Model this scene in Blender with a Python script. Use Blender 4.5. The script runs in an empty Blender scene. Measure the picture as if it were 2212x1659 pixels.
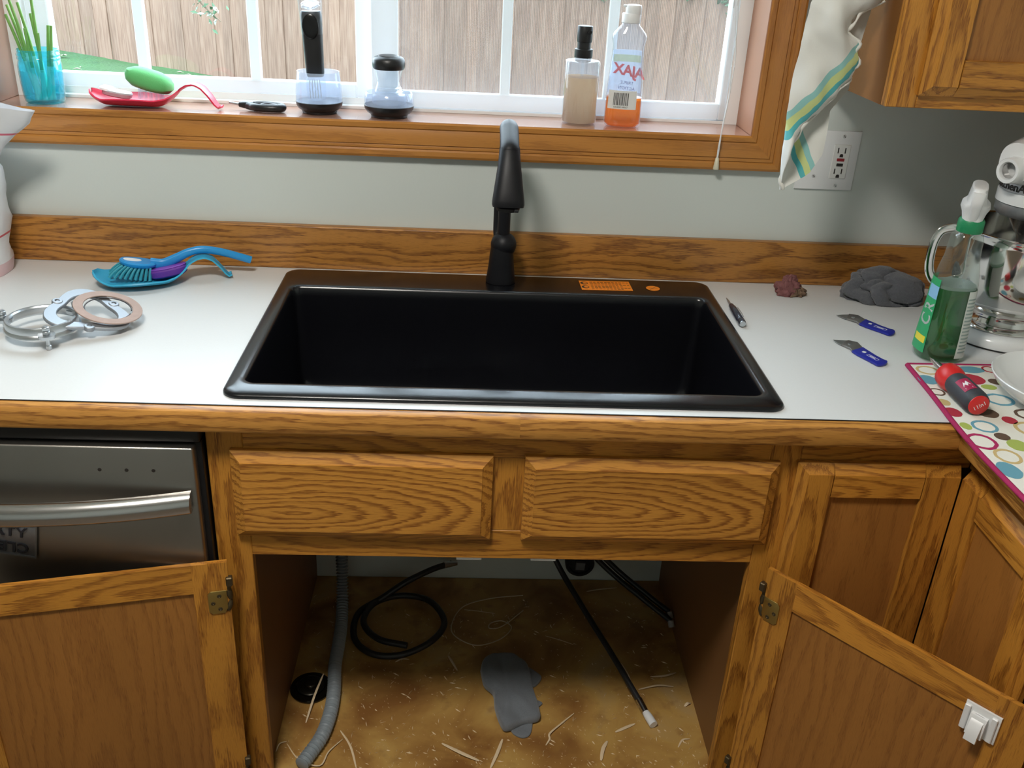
import bpy, bmesh, math, random
from mathutils import Vector, Matrix, noise

random.seed(7)
SC = bpy.context.scene
COL = SC.collection
PI = math.pi

# ------------------------------------------------------------------ camera
def make_camera():
    pitch, yaw, roll = 0.4511, 0.0589, 0.0521
    cp, sp, cy, sy = math.cos(pitch), math.sin(pitch), math.cos(yaw), math.sin(yaw)
    f = Vector((sy*cp, cy*cp, -sp)); r = Vector((cy, -sy, 0)); u = r.cross(f)
    cr, sr = math.cos(roll), math.sin(roll)
    r2 = r*cr+u*sr; u2 = u*cr-r*sr
    m = Matrix((( r2.x, u2.x, -f.x, -0.0683), (r2.y, u2.y, -f.y, -1.8238), (r2.z, u2.z, -f.z, 1.5447), (0, 0, 0, 1)))
    cd = bpy.data.cameras.new('camera'); cd.sensor_width = 36; cd.lens = 2025.7/2212*36; cd.clip_start = .02; cd.clip_end = 200
    o = bpy.data.objects.new('camera', cd); o.matrix_world = m; COL.objects.link(o); SC.camera = o
make_camera()

# ------------------------------------------------------------------ world, light, exposure
SKY_STRENGTH = 10.5
LAMP_STRENGTH = 76.0
w = bpy.data.worlds.new('overcast_sky'); SC.world = w; w.use_nodes = True
bg = w.node_tree.nodes['Background']
bg.inputs[0].default_value = (0.74, 0.87, 1.0, 1); bg.inputs[1].default_value = SKY_STRENGTH
SC.view_settings.view_transform = 'Standard'; SC.view_settings.look = 'None'
SC.view_settings.exposure = 0.0; SC.view_settings.gamma = 1; SC.view_settings.use_curve_mapping = False
try:
    SC.cycles.max_bounces = 10; SC.cycles.diffuse_bounces = 5; SC.cycles.glossy_bounces = 4
    SC.cycles.transparent_max_bounces = 24; SC.cycles.transmission_bounces = 6
    SC.cycles.caustics_reflective = False; SC.cycles.caustics_refractive = False
    SC.cycles.sample_clamp_indirect = 4.0; SC.cycles.use_denoising = True
except Exception:
    pass

def portal(name, loc, rot, sx, sy):
    l = bpy.data.lights.new(name, 'AREA'); l.shape = 'RECTANGLE'; l.size = sx; l.size_y = sy
    l.cycles.is_portal = True
    o = bpy.data.objects.new(name, l); o.location = loc; o.rotation_euler = rot; COL.objects.link(o)
portal('window_portal', (-.237, .2, 1.66), (-PI/2, 0, 0), 1.44, .92)

# ------------------------------------------------------------------ node helpers / materials
class G:
    def __init__(s, name):
        s.m = bpy.data.materials.new(name); s.m.use_nodes = True
        s.t = s.m.node_tree; s.t.nodes.clear()
        s.out = s.t.nodes.new('ShaderNodeOutputMaterial')
    def n(s, typ, ins=None, **props):
        nd = s.t.nodes.new('ShaderNode'+typ)
        for k, v in props.items(): setattr(nd, k, v)
        for k, v in (ins or {}).items(): s.put(nd.inputs[k], v)
        return nd
    def put(s, sock, v):
        if isinstance(v, bpy.types.NodeSocket): s.t.links.new(v, sock)
        elif isinstance(v, tuple) and len(v) == 3 and sock.type == 'RGBA': sock.default_value = (*v, 1)
        else: sock.default_value = v
    def mth(s, op, a, b=0.0, c=None):
        ins = {0: a, 1: b}
        if c is not None: ins[2] = c
        return s.n('Math', ins, operation=op).outputs[0]
    def ramp(s, fac, stops):
        nd = s.n('ValToRGB', {0: fac}); cr = nd.color_ramp
        while len(cr.elements) < len(stops): cr.elements.new(.5)
        for e, (p, c) in zip(cr.elements, stops):
            e.position = p; e.color = (*c, 1) if isinstance(c, tuple) else (c, c, c, 1)
        return nd.outputs[0]
    def mix(s, fac, a, b, blend='MIX'):
        nd = s.n('MixRGB', {0: fac, 1: a, 2: b}, blend_type=blend); return nd.outputs[0]
    def surf(s, shader):
        s.t.links.new(shader, s.out.inputs[0]); return s.m

def P(name, col, rough=.5, metal=0., spec=.5, coat=0., bump=None, var=None, sheen=0., emit=None):
    g = G(name)
    ins = {'Base Color': col, 'Roughness': rough, 'Metallic': metal, 'Specular IOR Level': spec, 'Coat Weight': coat}
    if sheen: ins['Sheen Weight'] = sheen
    b = g.n('BsdfPrincipled', ins)
    if var or bump: tc = g.n('TexCoord').outputs['Object']
    if var:
        sc, amt = var
        nz = g.n('TexNoise', {'Vector': tc, 'Scale': sc, 'Detail': 4.0}).outputs[0]
        f = g.mth('MULTIPLY_ADD', nz, 2*amt, 1-amt)
        g.put(b.inputs['Base Color'], g.mix(1., col, g.n('CombineXYZ', {0: f, 1: f, 2: f}).outputs[0], 'MULTIPLY'))
    if bump:
        sc, st, di = bump
        nz = g.n('TexNoise', {'Vector': tc, 'Scale': sc, 'Detail': 3.0}).outputs[0]
        g.put(b.inputs['Normal'], g.n('Bump', {'Strength': st, 'Distance': di, 'Height': nz}).outputs[0])
    return g.surf(b.outputs[0])

def glassy(name, tint, rough=.03, ior=1.45, body=0., bodycol=(1, 1, 1), gain=1.):
    """thin clear plastic or glass: tinted see-through, fresnel gloss, some milky body"""
    g = G(name)
    tr = g.n('BsdfTransparent', {0: tint}).outputs[0]
    if body > 0:
        df = g.n('BsdfDiffuse', {0: bodycol}).outputs[0]; tl = g.n('BsdfTranslucent', {0: bodycol}).outputs[0]
        d2 = g.n('MixShader', {0: .5, 1: df, 2: tl}).outputs[0]
        tr = g.n('MixShader', {0: body, 1: tr, 2: d2}).outputs[0]
    gl = g.n('BsdfGlossy', {0: (1, 1, 1), 'Roughness': rough}).outputs[0]
    fr = g.mth('MULTIPLY', g.mth('MULTIPLY', g.n('Fresnel', {0: ior}).outputs[0], gain), g.mth('SUBTRACT', 1., g.n('NewGeometry').outputs['Backfacing']))
    return g.surf(g.n('MixShader', {0: fr, 1: tr, 2: gl}).outputs[0])

AX = {'X': (0, 2, 1), 'Z': (2, 0, 1), 'Y': (1, 2, 0), 'V': (2, 1, 0), 'H': (0, 1, 2)}
def oak(name, axis, light=(.56, .245, .036), dark=(.205, .066, .0095), freq=95., tilt=.10, w0=.032, pore=.55, rough=.36, contrast=.95, wob=.05, flip=1.):
    g = G(name)
    iu, iv, iw = AX[axis]
    sep = g.n('SeparateXYZ', {0: g.n('TexCoord').outputs['Object']}).outputs
    u, v, w_ = sep[iu], sep[iv], sep[iw]
    rnd = g.n('ObjectInfo').outputs['Random']
    u2 = g.mth('MULTIPLY_ADD', rnd, 13.7, u)
    nv = g.n('CombineXYZ', {0: g.mth('MULTIPLY', u2, 2.6), 1: g.mth('MULTIPLY', v, 11.), 2: g.mth('MULTIPLY', w_, 11.)}).outputs[0]
    nz = g.n('TexNoise', {'Vector': nv, 'Scale': 1., 'Detail': 3.0})
    ns = g.n('SeparateColor', {0: nz.outputs['Color']}).outputs
    n1 = g.mth('SUBTRACT', ns[0], .5); n2 = g.mth('SUBTRACT', ns[1], .5)
    vv = g.mth('ADD', g.mth('MULTIPLY_ADD', n1, wob*1.6, v), g.mth('MULTIPLY_ADD', rnd, .05, -.025))
    ww = g.mth('ADD', g.mth('MULTIPLY_ADD', u, tilt*flip, w_), g.mth('ADD', g.mth('MULTIPLY_ADD', rnd, w0, w0*.5), g.mth('MULTIPLY', n2, wob)))
    r = g.mth('SQRT', g.mth('ADD', g.mth('MULTIPLY', vv, vv), g.mth('MULTIPLY', ww, ww)))
    fine = g.n('TexNoise', {'Vector': g.n('CombineXYZ', {0: g.mth('MULTIPLY', u2, 30.), 1: g.mth('MULTIPLY', v, 420.), 2: g.mth('MULTIPLY', w_, 420.)}).outputs[0], 'Scale': 1., 'Detail': 2.0}).outputs[0]
    ph = g.mth('FRACT', g.mth('MULTIPLY_ADD', r, freq, g.mth('MULTIPLY', fine, .9)))
    ring = g.ramp(ph, [(0., .05), (.45, .12), (.72, .85), (.86, 1.), (1., .05)])
    pn = g.n('TexNoise', {'Vector': g.n('CombineXYZ', {0: g.mth('MULTIPLY', u2, 55.), 1: g.mth('MULTIPLY', v, 1300.), 2: g.mth('MULTIPLY', w_, 1300.)}).outputs[0], 'Scale': 1., 'Detail': 1.0}).outputs[0]
    pores = g.ramp(pn, [(.54, 0.), (.66, 1.)])
    low = g.n('TexNoise', {'Vector': nv, 'Scale': .8, 'Detail': 1.0}).outputs[0]
    fac = g.mth('MINIMUM', g.mth('ADD', g.mth('MULTIPLY', ring, contrast*.72), g.mth('MULTIPLY', pores, g.mth('MULTIPLY_ADD', ring, pore*.5, pore*.45))), 1.)
    col = g.mix(fac, light, dark)
    lf = g.mth('ADD', g.mth('MULTIPLY', low, .45), g.mth('MULTIPLY_ADD', rnd, .16, .70))
    col = g.mix(1., col, g.n('CombineXYZ', {0: lf, 1: lf, 2: lf}).outputs[0], 'MULTIPLY')
    b = g.n('BsdfPrincipled', {'Base Color': col, 'Roughness': rough, 'Specular IOR Level': .45})
    g.put(b.inputs['Normal'], g.n('Bump', {'Strength': .12, 'Distance': .0006, 'Height': fac, }, invert=True).outputs[0])
    return g.surf(b.outputs[0])

OAKX = oak('oak_along_x', 'X'); OAKZ = oak('oak_upright', 'Z', freq=95., tilt=.05, w0=.05)
OAKY = oak('oak_along_y', 'Y', freq=95., tilt=.05, w0=.05); OAKV = oak('oak_upright_side', 'V', freq=95., tilt=.04, w0=.05)
OAKD = oak('oak_drawer_front', 'X', freq=100., tilt=.20, w0=.03, contrast=1.1, light=(.55, .25, .043), dark=(.21, .070, .012))
OAKE = oak('oak_counter_edge', 'X', freq=85., tilt=.035, w0=.02, contrast=1.0, light=(.53, .25, .055), dark=(.18, .062, .013))
OAKB = oak('oak_backsplash', 'X', freq=95., tilt=.04, w0=.03, pore=.7, contrast=.9, light=(.50, .22, .046), dark=(.145, .048, .011), wob=.05)
OAKPZ = oak('oak_veneer_upright', 'Z', light=(.37, .155, .033), dark=(.19, .068, .014), freq=70., tilt=.03, w0=.10, pore=.5, contrast=.5, rough=.42)
OAKPV = oak('oak_veneer_side', 'V', light=(.37, .155, .033), dark=(.19, .068, .014), freq=70., tilt=.03, w0=.10, pore=.5, contrast=.5, rough=.42)
CASX = oak('casing_wood_x', 'X', light=(.46, .195, .040), dark=(.24, .085, .017), freq=55., tilt=.02, w0=.05, pore=.3, contrast=.6, rough=.3)
CASZ = oak('casing_wood_z', 'Z', light=(.42, .170, .034), dark=(.23, .080, .016), freq=55., tilt=.02, w0=.05, pore=.3, contrast=.6, rough=.3)
SILLW = P('sill_pink_wood', (.40, .215, .155), .24, spec=.6, coat=.5, var=(9, .12), bump=(60, .04, .001))
WALL = P('wall_paint', (.63, .675, .645), .62, bump=(170, .12, .0012))
WHITE_WALL = P('ceiling_paint', (.82, .82, .80), .8)
FLOOR = P('floor_vinyl', (.16, .12, .085), .5, var=(6, .15))
LAMINATE = P('white_laminate', (.66, .665, .66), .34, spec=.5, var=(260, .025))
VINYL = P('white_vinyl', (.92, .94, .95), .30)
g = G('white_vinyl_thin'); VINYLT = g.surf(g.n('MixShader', {0: .30, 1: g.n('BsdfPrincipled', {'Base Color': (.92, .94, .95), 'Roughness': .3}).outputs[0], 2: g.n('BsdfTranslucent', {0: (.90, .93, .96)}).outputs[0]}).outputs[0])
BLACKC = P('black_composite', (.0035, .0036, .0052), .24, spec=.58, bump=(900, .05, .0003))
BLACKM = P('matte_black_metal', (.006, .006, .008), .46, spec=.30)
BLACKP = P('black_plastic', (.012, .012, .013), .38)
DARKGAP = P('black_trim', (.008, .008, .009), .4)
STEEL = P('brushed_steel', (.36, .34, .31), .36, 1., var=(5, .12))
STEELH = P('handle_steel', (.62, .61, .60), .20, 1.)
CHROME = P('polished_steel', (.72, .71, .69), .08, 1.)
ALU = P('cast_aluminium', (.34, .36, .39), .5, .7, bump=(300, .2, .0006))
ZINC = P('zinc_steel', (.58, .61, .64), .33, 1.)
BRASS = P('brass_hinge', (.55, .40, .13), .38, 1.)
DARKMETAL = P('dark_hinge_metal', (.12, .09, .05), .45, .8)
WHITEP = P('white_plastic', (.80, .81, .82), .35)
WHITEM = P('white_enamel', (.82, .83, .83), .18, coat=.4)
CERAM = P('white_ceramic', (.82, .84, .85), .16, coat=.3)
GREYCLOTH = P('grey_cloth', (.155, .17, .19), .95, sheen=.3, var=(300, .15), bump=(900, .5, .001))
RAGM = P('dark_grey_terry', (.105, .110, .125), .98, sheen=.25, var=(240, .3), bump=(700, .9, .002))
HOSEM = P('grey_corrugated_hose', (.24, .275, .30), .42)
RUBBER = P('black_rubber', (.012, .012, .012), .5)
CABLE = P('black_hose', (.02, .02, .021), .42)
SHAV = P('pale_wood_shaving', (.72, .56, .36), .7)
g = G('cabinet_floor_ply'); tcp = g.n('TexCoord').outputs['Object']
n_a = g.n('TexNoise', {'Vector': tcp, 'Scale': 7., 'Detail': 5.0, 'Distortion': .6}).outputs[0]
n_b = g.n('TexNoise', {'Vector': tcp, 'Scale': 26., 'Detail': 4.0}).outputs[0]
c_a = g.ramp(n_a, [(.34, (.24, .105, .026)), (.47, (.40, .215, .058)), (.58, (.50, .30, .085)), (.70, (.47, .31, .13))])
c_a = g.mix(g.ramp(n_b, [(.56, 0.), (.72, .55)]), c_a, (.22, .095, .028))
PLY = g.surf(g.n('BsdfPrincipled', {'Base Color': c_a, 'Roughness': .42}).outputs[0])
INNER = P('cabinet_inside', (.21, .095, .030), .5, var=(5, .15))
GLASSW = glassy('window_glass', (.97, .99, .98))
CLEAR = glassy('clear_plastic', (.93, .95, .97), body=.06, bodycol=(.85, .9, 1), gain=1.2)
FROST = glassy('frosted_plastic', (.88, .91, .96), rough=.12, body=.20, bodycol=(.86, .90, .97))
CYAN = P('cyan_plastic', (.03, .36, .58), .42); BLUEP = P('blue_plastic', (.02, .27, .62), .32)
TEALB = P('teal_bristle', (.03, .30, .38), .55); PURPLE = P('purple_pad', (.13, .03, .30), .55, bump=(300, .4, .001))
REDSIL = P('red_silicone', (.68, .018, .065), .38)
GREENP = P('green_sponge', (.12, .50, .16), .7, bump=(500, .3, .001)); GREYP = P('grey_plastic', (.42, .42, .45), .5)
ORANGE = P('orange_sticker', (.85, .24, .015), .5); INK = P('black_ink', (.02, .015, .012), .6)
PAPER = P('white_paper', (.80, .80, .78), .6)
REDP = P('red_plastic', (.62, .02, .02), .35); DGREY = P('dark_grey_rubber', (.035, .04, .05), .55)
NAVY = P('navy_metal', (.016, .02, .035), .25, coat=.3)
SCRB = P('scraper_blue', (.012, .02, .30), .38)
FIBRE = P('fibre_gasket', (.40, .29, .25), .75, var=(80, .15))
PRINTR = P('red_print', (.60, .05, .06), .5)

# ------------------------------------------------------------------ mesh helpers
def link(name, data, mat=None, parent=None, loc=(0, 0, 0), rot=(0, 0, 0)):
    o = bpy.data.objects.new(name, data); COL.objects.link(o)
    o.location = loc; o.rotation_euler = rot
    if parent is not None: o.parent = parent
    if mat is not None:
        for mm in (mat if isinstance(mat, (list, tuple)) else [mat]):
            if data.materials.get(mm.name) is None: data.materials.append(mm)
    return o
def tag(o, label, cat=None, group=None, kind=None):
    o['label'] = label
    if cat: o['category'] = cat
    if group: o['group'] = group
    if kind: o['kind'] = kind
    return o
def thing(name, label, cat, loc=(0, 0, 0), rot=(0, 0, 0), group=None):
    o = bpy.data.objects.new(name, None); COL.objects.link(o); o.empty_display_size = .02
    o.location = loc; o.rotation_euler = rot
    return tag(o, label, cat, group)
def part(name, parent, loc=(0, 0, 0), rot=(0, 0, 0)):
    o = bpy.data.objects.new(name, None); COL.objects.link(o); o.empty_display_size = .02
    o.parent = parent; o.location = loc; o.rotation_euler = rot
    return o
def structure(o, label=None):
    o['kind'] = 'structure'
    if label: o['label'] = label
    return o
def mesh(name, vs, fs, smooth=False, fmat=None):
    me = bpy.data.meshes.new(name); me.from_pydata([tuple(v) for v in vs], [], fs)
    bm = bmesh.new(); bm.from_mesh(me); bmesh.ops.recalc_face_normals(bm, faces=bm.faces); bm.to_mesh(me); bm.free()
    if fmat:
        for p, i in zip(me.polygons, fmat): p.material_index = i
    if smooth:
        for p in me.polygons: p.use_smooth = True
        if smooth is not True: me.set_sharp_from_angle(angle=math.radians(smooth))
    return me
def boxmesh(name, sx, sy, sz, bev=.0015, seg=1):
    bm = bmesh.new(); bmesh.ops.create_cube(bm, size=1)
    bmesh.ops.scale(bm, vec=(sx, sy, sz), verts=bm.verts)
    if bev > 0: bmesh.ops.bevel(bm, geom=list(bm.edges), offset=bev, segments=seg, affect='EDGES', profile=.5)
    me = bpy.data.meshes.new(name); bm.to_mesh(me); bm.free()
    if bev > 0 and seg > 1:
        for p in me.polygons: p.use_smooth = True
        me.set_sharp_from_angle(angle=math.radians(50))
    return me
def box(name, x0, x1, y0, y1, z0, z1, mat, parent=None, bev=.0015, seg=1):
    """box with its origin at its own centre; coordinates are in the parent's frame"""
    return link(name, boxmesh(name, x1-x0, y1-y0, z1-z0, bev, seg), mat, parent, ((x0+x1)/2, (y0+y1)/2, (z0+z1)/2))
def boxes(name, lst, mat, parent=None, loc=(0, 0, 0), rot=(0, 0, 0)):
    vs, fs = [], []
    for (x0, x1, y0, y1, z0, z1) in lst:
        b = len(vs)
        vs += [(x0, y0, z0), (x1, y0, z0), (x1, y1, z0), (x0, y1, z0), (x0, y0, z1), (x1, y0, z1), (x1, y1, z1), (x0, y1, z1)]
        fs += [tuple(b+i for i in f) for f in ((0, 3, 2, 1), (4, 5, 6, 7), (0, 1, 5, 4), (1, 2, 6, 5), (2, 3, 7, 6), (3, 0, 4, 7))]
    return link(name, mesh(name, vs, fs), mat, parent, loc, rot)
def loft(name, loops, closed=True, cap=(True, True), smooth=40):
    vs, fs = [], []; n = len(loops[0])
    for l in loops: vs += [tuple(p) for p in l]
    for i in range(len(loops)-1):
        for j in range(n if closed else n-1):
            a, b = i*n+j, i*n+(j+1) % n
            fs.append((a, b, b+n, a+n))
    if closed and cap[0]: fs.append(tuple(range(n))[::-1])
    if closed and cap[1]: fs.append(tuple((len(loops)-1)*n+j for j in range(n)))
    return mesh(name, vs, fs, smooth)
def ring(cx, cy, z, rx, ry=None, n=32, e=2., a0=0., a1=2*PI):
    ry = rx if ry is None else ry; out = []
    full = abs(a1-a0-2*PI) < 1e-6
    for i in range(n):
        a = a0+(a1-a0)*i/(n if full else n-1)
        c, s = math.cos(a), math.sin(a)
        out.append((cx+rx*math.copysign(abs(c)**(2/e), c), cy+ry*math.copysign(abs(s)**(2/e), s), z))
    return out
def lathe(name, prof, n=36, e=2., sy=1., smooth=40, cap=(True, True)):
    return loft(name, [ring(0, 0, z, max(r, .00005), max(r, .00005)*sy, n, e) for r, z in prof], True, cap, smooth)
def spline(pts, k=8):
    pts = [Vector(p) for p in pts]
    if len(pts) < 3:
        return [pts[0].lerp(pts[1], i/k) for i in range(k+1)]
    P0 = [pts[0]*2-pts[1]]+pts+[pts[-1]*2-pts[-2]]; out = []
    for i in range(1, len(P0)-2):
        a, b, c, d = P0[i-1:i+3]
        for j in range(k):
            t = j/k
            out.append(.5*((2*b)+(c-a)*t+(2*a-5*b+4*c-d)*t*t+(3*b-a-3*c+d)*t**3))
    out.append(pts[-1]); return out
def tubemesh(name, pts, rad, n=12, k=8, flat=1., up=(0, 0, 1), caps=True, smooth=50, raw=False):
    path = [Vector(p) for p in pts] if raw else spline(pts, k)
    up = Vector(up); loops = []; N = len(path)
    for i, p in enumerate(path):
        t = (path[min(i+1, N-1)]-path[max(i-1, 0)]).normalized()
        s = t.cross(up)
        if s.length < 1e-4: s = t.cross(Vector((1, 0, 0)))
        s.normalize(); v = s.cross(t).normalized()
        r = rad(i/(N-1)) if callable(rad) else rad
        rs, rv = (r if isinstance(r, tuple) else (r, r*flat))
        loops.append([p+s*rs*math.cos(2*PI*j/n)+v*rv*math.sin(2*PI*j/n) for j in range(n)])
    return loft(name, loops, True, (caps, caps), smooth)
def tube(name, pts, rad, mat, parent=None, loc=(0, 0, 0), rot=(0, 0, 0), **kw):
    return link(name, tubemesh(name, pts, rad, **kw), mat, parent, loc, rot)
def prism(name, poly, z0, z1, bev=.0, seg=2):
    n = len(poly)
    vs = [(x, y, z0) for x, y in poly]+[(x, y, z1) for x, y in poly]
    fs = [tuple(range(n))[::-1], tuple(range(n, 2*n))]+[(i, (i+1) % n, n+(i+1) % n, n+i) for i in range(n)]
    me = mesh(name, vs, fs)
    if bev > 0:
        bm = bmesh.new(); bm.from_mesh(me)
        ed = [e for e in bm.edges if abs(e.verts[0].co.z-e.verts[1].co.z) < 1e-7]
        bmesh.ops.bevel(bm, geom=ed, offset=bev, segments=seg, affect='EDGES', profile=.5); bm.to_mesh(me); bm.free()
        for p in me.polygons: p.use_smooth = True
        me.set_sharp_from_angle(angle=math.radians(40))
    return me
def sheet(name, grid, th, smooth=60, fm=None):
    """grid[i][j] of points -> thin solid sheet"""
    R, Cn = len(grid), len(grid[0]); V = [[Vector(p) for p in r] for r in grid]
    vs, fs, mi = [], [], []
    nr = [[None]*Cn for _ in range(R)]
    for i in range(R):
        for j in range(Cn):
            a = V[min(i+1, R-1)][j]-V[max(i-1, 0)][j]; b = V[i][min(j+1, Cn-1)]-V[i][max(j-1, 0)]
            q = a.cross(b); nr[i][j] = q.normalized() if q.length > 1e-12 else Vector((0, 0, 1))
    for sgn in (.5, -.5):
        for i in range(R):
            for j in range(Cn): vs.append(V[i][j]+nr[i][j]*th*sgn)
    o2 = R*Cn
    for i in range(R-1):
        for j in range(Cn-1):
            a = i*Cn+j; q = (a, a+1, a+Cn+1, a+Cn); m_ = fm(i, j) if fm else 0
            fs.append(q); mi.append(m_); fs.append(tuple(x+o2 for x in q[::-1])); mi.append(m_)
    bd = [(0, j) for j in range(Cn)]+[(i, Cn-1) for i in range(1, R)]+[(R-1, j) for j in range(Cn-2, -1, -1)]+[(i, 0) for i in range(R-2, 0, -1)]
    for k in range(len(bd)):
        a = bd[k][0]*Cn+bd[k][1]; c = bd[(k+1) % len(bd)]; c = c[0]*Cn+c[1]
        fs.append((a, c, c+o2, a+o2)); mi.append(0)
    return mesh(name, vs, fs, smooth, mi if fm else None)
def textmesh(name, body, size, ext=.0004, spacing=1., bold=0.):
    cu = bpy.data.curves.new(name, 'FONT'); cu.body = body; cu.size = size; cu.extrude = ext; cu.resolution_u = 3
    cu.space_character = spacing; cu.offset = bold; cu.align_x = 'CENTER'; cu.align_y = 'CENTER'
    o = bpy.data.objects.new(name, cu); COL.objects.link(o)
    dg = bpy.context.evaluated_depsgraph_get()
    me = bpy.data.meshes.new_from_object(o.evaluated_get(dg)); me.name = name
    bpy.data.objects.remove(o); bpy.data.curves.remove(cu)
    return me
def remap(me, fn):
    for v in me.vertices: v.co = fn(v.co)
    return me
def interp(tab, z):
    """tab of (z, x) sorted by z"""
    if z <= tab[0][0]: return tab[0][1]
    for (z0, a), (z1, b) in zip(tab, tab[1:]):
        if z <= z1: return a+(b-a)*(z-z0)/(z1-z0)
    return tab[-1][1]
def slab_cells(name, xs, ys, keep, z0, z1):
    idx = {}; vs = []; cells = []
    def V(i, j, k):
        if (i, j, k) not in idx: idx[(i, j, k)] = len(vs); vs.append((xs[i], ys[j], (z0, z1)[k]))
        return idx[(i, j, k)]
    K = {(i, j) for i in range(len(xs)-1) for j in range(len(ys)-1) if keep((xs[i]+xs[i+1])/2, (ys[j]+ys[j+1])/2)}
    fs = []
    for i, j in K:
        fs.append((V(i, j, 1), V(i+1, j, 1), V(i+1, j+1, 1), V(i, j+1, 1)))
        fs.append((V(i, j, 0), V(i, j+1, 0), V(i+1, j+1, 0), V(i+1, j, 0)))
        for di, dj, a, b in ((-1, 0, (i, j+1), (i, j)), (1, 0, (i+1, j), (i+1, j+1)), (0, -1, (i, j), (i+1, j)), (0, 1, (i+1, j+1), (i, j+1))):
            if (i+di, j+dj) not in K: fs.append((V(*a, 0), V(*b, 0), V(*b, 1), V(*a, 1)))
    return mesh(name, vs, fs)

# ================================================================== the room
ZC = .914; ZS = 1.2088
XL, XR, YF, ZT = -2.4, 1.30, -3.7, 2.44
structure(boxes('floor', [(XL-.1, XR+.1, YF-.1, .14, -.06, 0)], FLOOR))
structure(boxes('ceiling', [(XL-.1, XR+.1, YF-.1, .14, ZT, ZT+.06)], WHITE_WALL))
wbm = slab_cells('wall_back', [XL-.1, -.955, .482, XR+.1], [0, 1.19, 2.12, ZT], lambda x, y: not (-.955 < x < .482 and 1.19 < y < 2.12), 0, .14)
remap(wbm, lambda c: Vector((c.x, c.z, c.y))); wbm.flip_normals()
structure(link('wall_back', wbm, WALL))
structure(boxes('wall_left', [(XL-.1, XL, YF, 0, 0, ZT)], WALL))
structure(boxes('wall_right', [(XR, XR+.1, YF, 0, 0, ZT)], WALL))
structure(boxes('wall_front', [(XL, XR, YF-.1, YF, 0, ZT)], WALL))

# ceiling lamp of the room (its own light)
lamp = thing('ceiling_lamp', 'round flush ceiling lamp with a frosted diffuser', 'lamp', (-.45, -1.42, ZT))
link('lamp_base', lathe('lamp_base', [(.21, -.03), (.215, -.02), (.215, 0)]), WHITEP, lamp)
ge = G('lamp_diffuser'); LAMPM = ge.surf(ge.n('Emission', {0: (1.0, .955, .88), 1: LAMP_STRENGTH}).outputs[0])
link('diffuser', lathe('diffuser', [(0, -.10), (.08, -.095), (.14, -.08), (.18, -.055), (.2, -.03)]), LAMPM, lamp)

# ------------------------------------------------------------------ window
W = part('window_1', None, (-.2365, .1, ZS)); structure(W, 'white vinyl sliding window above the sink')
def wbox(name, x0, x1, y0, y1, z0, z1, mat, bev=.002, parent=None):
    return box(name, x0+.2365, x1+.2365, y0-.1, y1-.1, z0-ZS, z1-ZS, mat, parent or W, bev)
XJ0, XJ1, ZH = -.946, .4727, 2.10
boxes('window_frame', [(a+.2365, b+.2365, c-.1, d-.1, e-ZS, f-ZS) for a, b, c, d, e, f in [
    (XJ0, XJ0+.028, .1, .19, ZS+.006, ZH-.03), (XJ1-.026, XJ1, .1, .19, ZS+.006, ZH-.03), (XJ0, XJ1, .1, .19, ZH-.03, ZH), (XJ0, XJ1, .1121, .19, ZS-.012, ZS+.006), (XJ0, XJ1, .1, .1121, ZS+.0002, ZS+.006),
    (XJ0+.028, XJ1-.026, .122, .19, ZS+.006, ZS+.018)]], VINYL, W)
# left sash (set back) and right sash (forward)
def sash(x0, x1, y0, y1, z0, st, sb, rt):
    s = part('sash', W)
    wbox('stile', x0, x0+st, y0, y1, z0, ZH-.032, VINYLT, parent=s); wbox('stile', x1-rt, x1, y0, y1, z0, ZH-.032, VINYLT, parent=s)
    wbox('rail', x0+st, x1-rt, y0+.001, y1-.001, z0, z0+sb, VINYLT, parent=s); wbox('rail', x0+st, x1-rt, y0+.001, y1-.001, ZH-.075, ZH-.032, VINYLT, parent=s)
    ym = (y0+y1)/2
    wbox('pane', x0+st-.004, x1-rt+.004, ym-.0025, ym+.0025, z0+sb-.004, ZH-.071, GLASSW, 0, s)
    return s
s1 = sash(XJ0+.028, -.258, .124, .152, ZS+.018, .042, .026, .036)
s2 = sash(-.262, XJ1-.026, .102, .121, ZS+.007, .052, .032, .013)
for x in (-.709, -.492): wbox('muntin', x-.0105, x+.0105, .130, .146, ZS+.04, ZH-.07, VINYLT, parent=s1)
for x in (.0005, .2065): wbox('muntin', x-.010, x+.010, .1065, .1175, ZS+.036, ZH-.07, VINYLT, parent=s2)
# insect screen outside the right half
g = G('screen_mesh')
tcs = g.n('TexCoord').outputs['Object']
wv = g.n('TexWave', {'Vector': tcs, 'Scale': 95., 'Distortion': .25, 'Detail Scale': 3.}, bands_direction='X').outputs[1]
wh = g.n('TexWave', {'Vector': tcs, 'Scale': 150.}, bands_direction='Z').outputs[1]
fc = g.mth('MULTIPLY_ADD', wv, .24, g.mth('MULTIPLY_ADD', wh, .08, .06))
SCREENM = g.surf(g.n('MixShader', {0: fc, 1: g.n('BsdfTransparent').outputs[0], 2: g.n('BsdfDiffuse', {0: (.30, .28, .30)}).outputs[0]}).outputs[0])
sc_ = wbox('insect_screen', -.215, XJ1-.03, .176, .1768, ZS+.02, ZH-.035, SCREENM, 0)

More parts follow.
